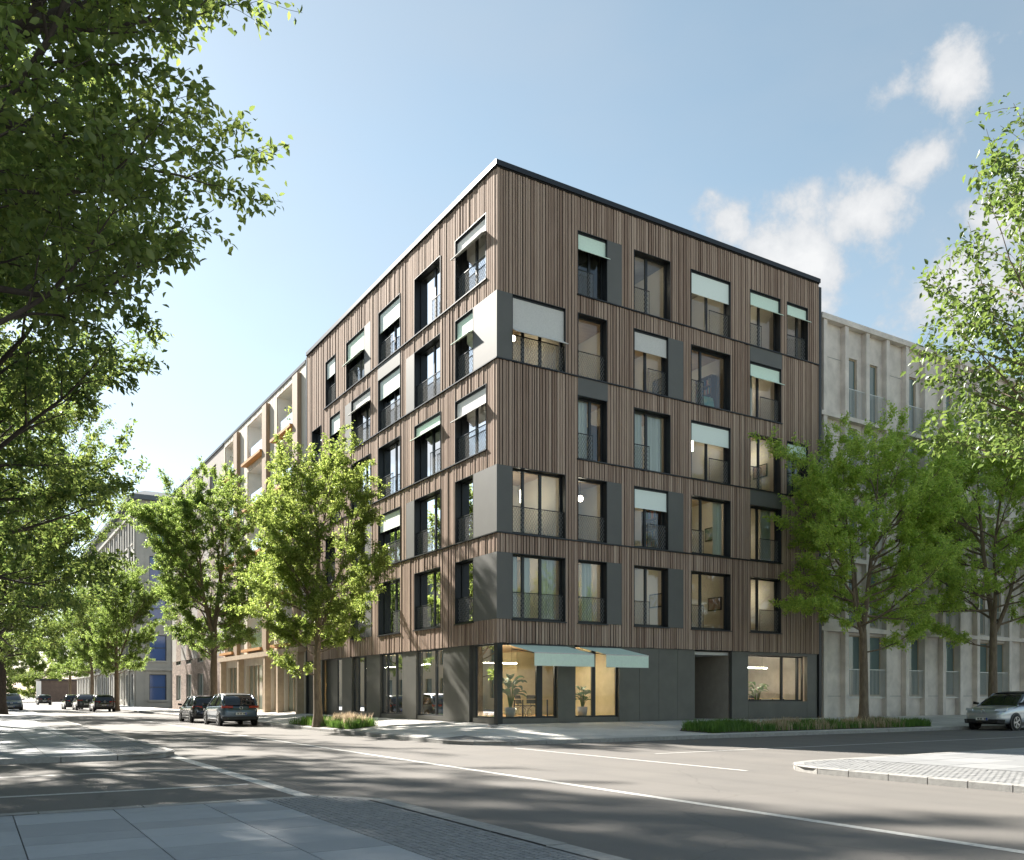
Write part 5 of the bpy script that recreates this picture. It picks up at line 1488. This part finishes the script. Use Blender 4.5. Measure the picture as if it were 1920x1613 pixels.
    mb = MB(); mb.hexa([(.47*L, -hw*.92, .28*k), (.506*L, -hw*.70, .33*k), (.506*L, hw*.70, .33*k), (.47*L, hw*.92, .28*k), (.47*L, -hw*.95, .45*k), (.507*L, -hw*.70, .46*k), (.507*L, hw*.70, .46*k), (.47*L, hw*.95, .45*k)]); mb.build('front_bumper', blk, e)
    red = mat('tail_lamp_red', (.35, .03, .012), .2, spec=.8); lamp = mat('head_lamp_glass', (.55, .57, .6), .08, spec=.9)
    for sg in (-1, 1):
        mb = MB(); y0, y1 = sorted((sg*hw*.42, sg*hw*.93))
        zc = zt[2]*k-.13
        if sg > 0: P = [(-.503*L, y0), (-.462*L, y1)]
        mb.hexa([(-.502*L, sg*hw*.42, zc), (-.470*L, sg*hw*.965, zc), (-.45*L, sg*hw*.965, zc), (-.48*L, sg*hw*.42, zc), (-.496*L, sg*hw*.42, zc+.10), (-.465*L, sg*hw*.96, zc+.12), (-.45*L, sg*hw*.96, zc+.12), (-.48*L, sg*hw*.42, zc+.10)][::1]); mb.build('tail_lamp', red, e)
        zc = zt[10]*k-.10
        mb = MB(); mb.hexa([(.494*L, sg*hw*.52, zc), (.448*L, sg*hw*.945, zc+.02), (.43*L, sg*hw*.945, zc+.02), (.47*L, sg*hw*.52, zc), (.484*L, sg*hw*.54, zc+.085), (.435*L, sg*hw*.94, zc+.125), (.42*L, sg*hw*.94, zc+.125), (.46*L, sg*hw*.54, zc+.085)]); mb.build('headlight', lamp, e)
        mb = MB(); mb.hexa([(.225*L, sg*hw*.95, belt(.7)+.0), (.255*L, sg*hw*.95, belt(.7)+.02), (.25*L, sg*(hw+.17), belt(.7)+.03), (.225*L, sg*(hw+.17), belt(.7)+.03), (.225*L, sg*hw*.95, belt(.7)+.10), (.25*L, sg*hw*.95, belt(.7)+.10), (.245*L, sg*(hw+.17), belt(.7)+.15), (.225*L, sg*(hw+.17), belt(.7)+.15)]); mb.build('wing_mirror', blk, e)
    # number plates: white field, blue band, dark characters too small to read
    def plate(x, z, sg):
        mb = MB(); mb.box(x, x+sg*.014, -.26, .26, z-.055, z+.055); p_ = mb.build('number_plate', mat('plate_white', (.75, .75, .73), .4), e)
        mb = MB(); ya = .215*sg; mb.box(x+sg*.0142, x+sg*.017, ya-.035, ya+.035, z-.05, z+.05); mb.build('blue_band', mat('plate_blue', (.02, .06, .35), .4), p_)
        mb = MB()
        for q in (-3, -2, 0, 1, 2.4, 3.3): mb.box(x+sg*.0142, x+sg*.0165, -q*.052*sg-.018, -q*.052*sg+.018, z-.034, z+.034)
        mb.build('plate_characters', blk, p_)
    plate(-.509*L, .62*k if style != 'hatch' else .60*k, -1); plate(.5075*L, .47*k, 1)
    mb = MB(); mb.lathe([(.055, 0), (.07, .006), (.085, 0)], 18, (0, 0, 0), 'Y'); em = mb.build('badge', MATS['alloy'], e); em.location = (.497*L, 0, zt[11]*k-.03); em.rotation_euler = (0, 0, -math.pi/2)
    mb = MB(); mb.lathe([(.055, 0), (.07, .006), (.085, 0)], 18, (0, 0, 0), 'Y'); em = mb.build('badge', MATS['alloy'], e); em.location = (-.502*L, 0, zt[1]*k-.02); em.rotation_euler = (0, 0, math.pi/2)
    return e
P_BLUE = mat('blue_grey_paint', (.06, .095, .14), .3, metal=.55, coat=1.)
P_BLACK = mat('black_paint', (.012, .013, .016), .25, metal=.3, coat=1.)
P_SILV = mat('silver_blue_paint', (.46, .49, .53), .3, metal=.6, coat=1.)
P_STEEL = mat('steel_blue_paint', (.06, .085, .12), .3, metal=.5, coat=1.)
P_DGREY = mat('dark_grey_paint', (.03, .033, .036), .3, metal=.4, coat=1.)
car((-5.32, 17.1, 0), R(90), 'blue-grey electric hatchback seen from behind, parked nearest on the long street', P_BLUE, 4.26, 1.81, 1.56, 'hatch', 'darkroof')
car((-5.45, 22.9, 0), R(90), 'small black hatchback parked just ahead of the blue-grey one', P_BLACK, 3.95, 1.75, 1.45, 'box')
car((-6.3, 58.8, 0), R(90), 'black car nearest in the distant row of parked cars', P_BLACK, 4.1, 1.75, 1.5, 'box')
car((-6.9, 67.0, 0), R(90), 'dark grey estate car in the middle of the distant row', P_DGREY, 4.5, 1.8, 1.55, 'suv')
car((-7.3, 74.5, 0), R(90), 'dark car half hidden at the back of the distant row', P_BLACK, 4.2, 1.75, 1.5, 'box')
car((-7.0, 121, 0), R(90), 'tiny black car far down the middle of the street', P_BLACK, 4.3, 1.8, 1.5, 'box')
car((-13.3, 62.5, 0), R(-90), 'steel blue car facing us at the left picture edge', P_STEEL, 4.3, 1.8, 1.6, 'suv', group='parked cars')
car((22.15, -6.45, 0), R(180), 'silver-blue electric crossover with dark roof parked before the concrete building', P_SILV, 4.58, 1.85, 1.63, 'suv', 'darkroof')

# ---------------------------------------------------------------- ironwork in the carriageway
M_IRON = mat('cast_iron', (.06, .055, .05), .6, metal=.6, var=.3, vscale=14)
def gully(x, y, rz, label):
    e = empty('drain_grate', (x, y, .004), rz); tag(e, label, 'drain grate', 'ironwork in the road')
    mb = MB(); mb.box(-.25, .25, -.17, -.14, 0, .008); mb.box(-.25, .25, .14, .17, 0, .008); mb.box(-.25, -.22, -.1399, .1399, 0, .008); mb.box(.22, .25, -.1399, .1399, 0, .008); mb.build('grate_frame', M_IRON, e)
    for k in range(7): mb = MB(); q = -.19+.38*k/6; mb.box(q-.012, q+.012, -.1395, .1395, 0, .007); mb.build('grate_bar', M_IRON, e)
    mb = MB(); mb.box(-.22, .22, -.14, .14, -.003, .0012); mb.build('grate_pit', M_BACK, e)
gully(-11.72, 2.4, R(90), 'iron drain grate by the kerb of the left pavement corner')
gully(-4.25, -1.0, R(90), 'iron drain grate by the kerb before the timber house corner')
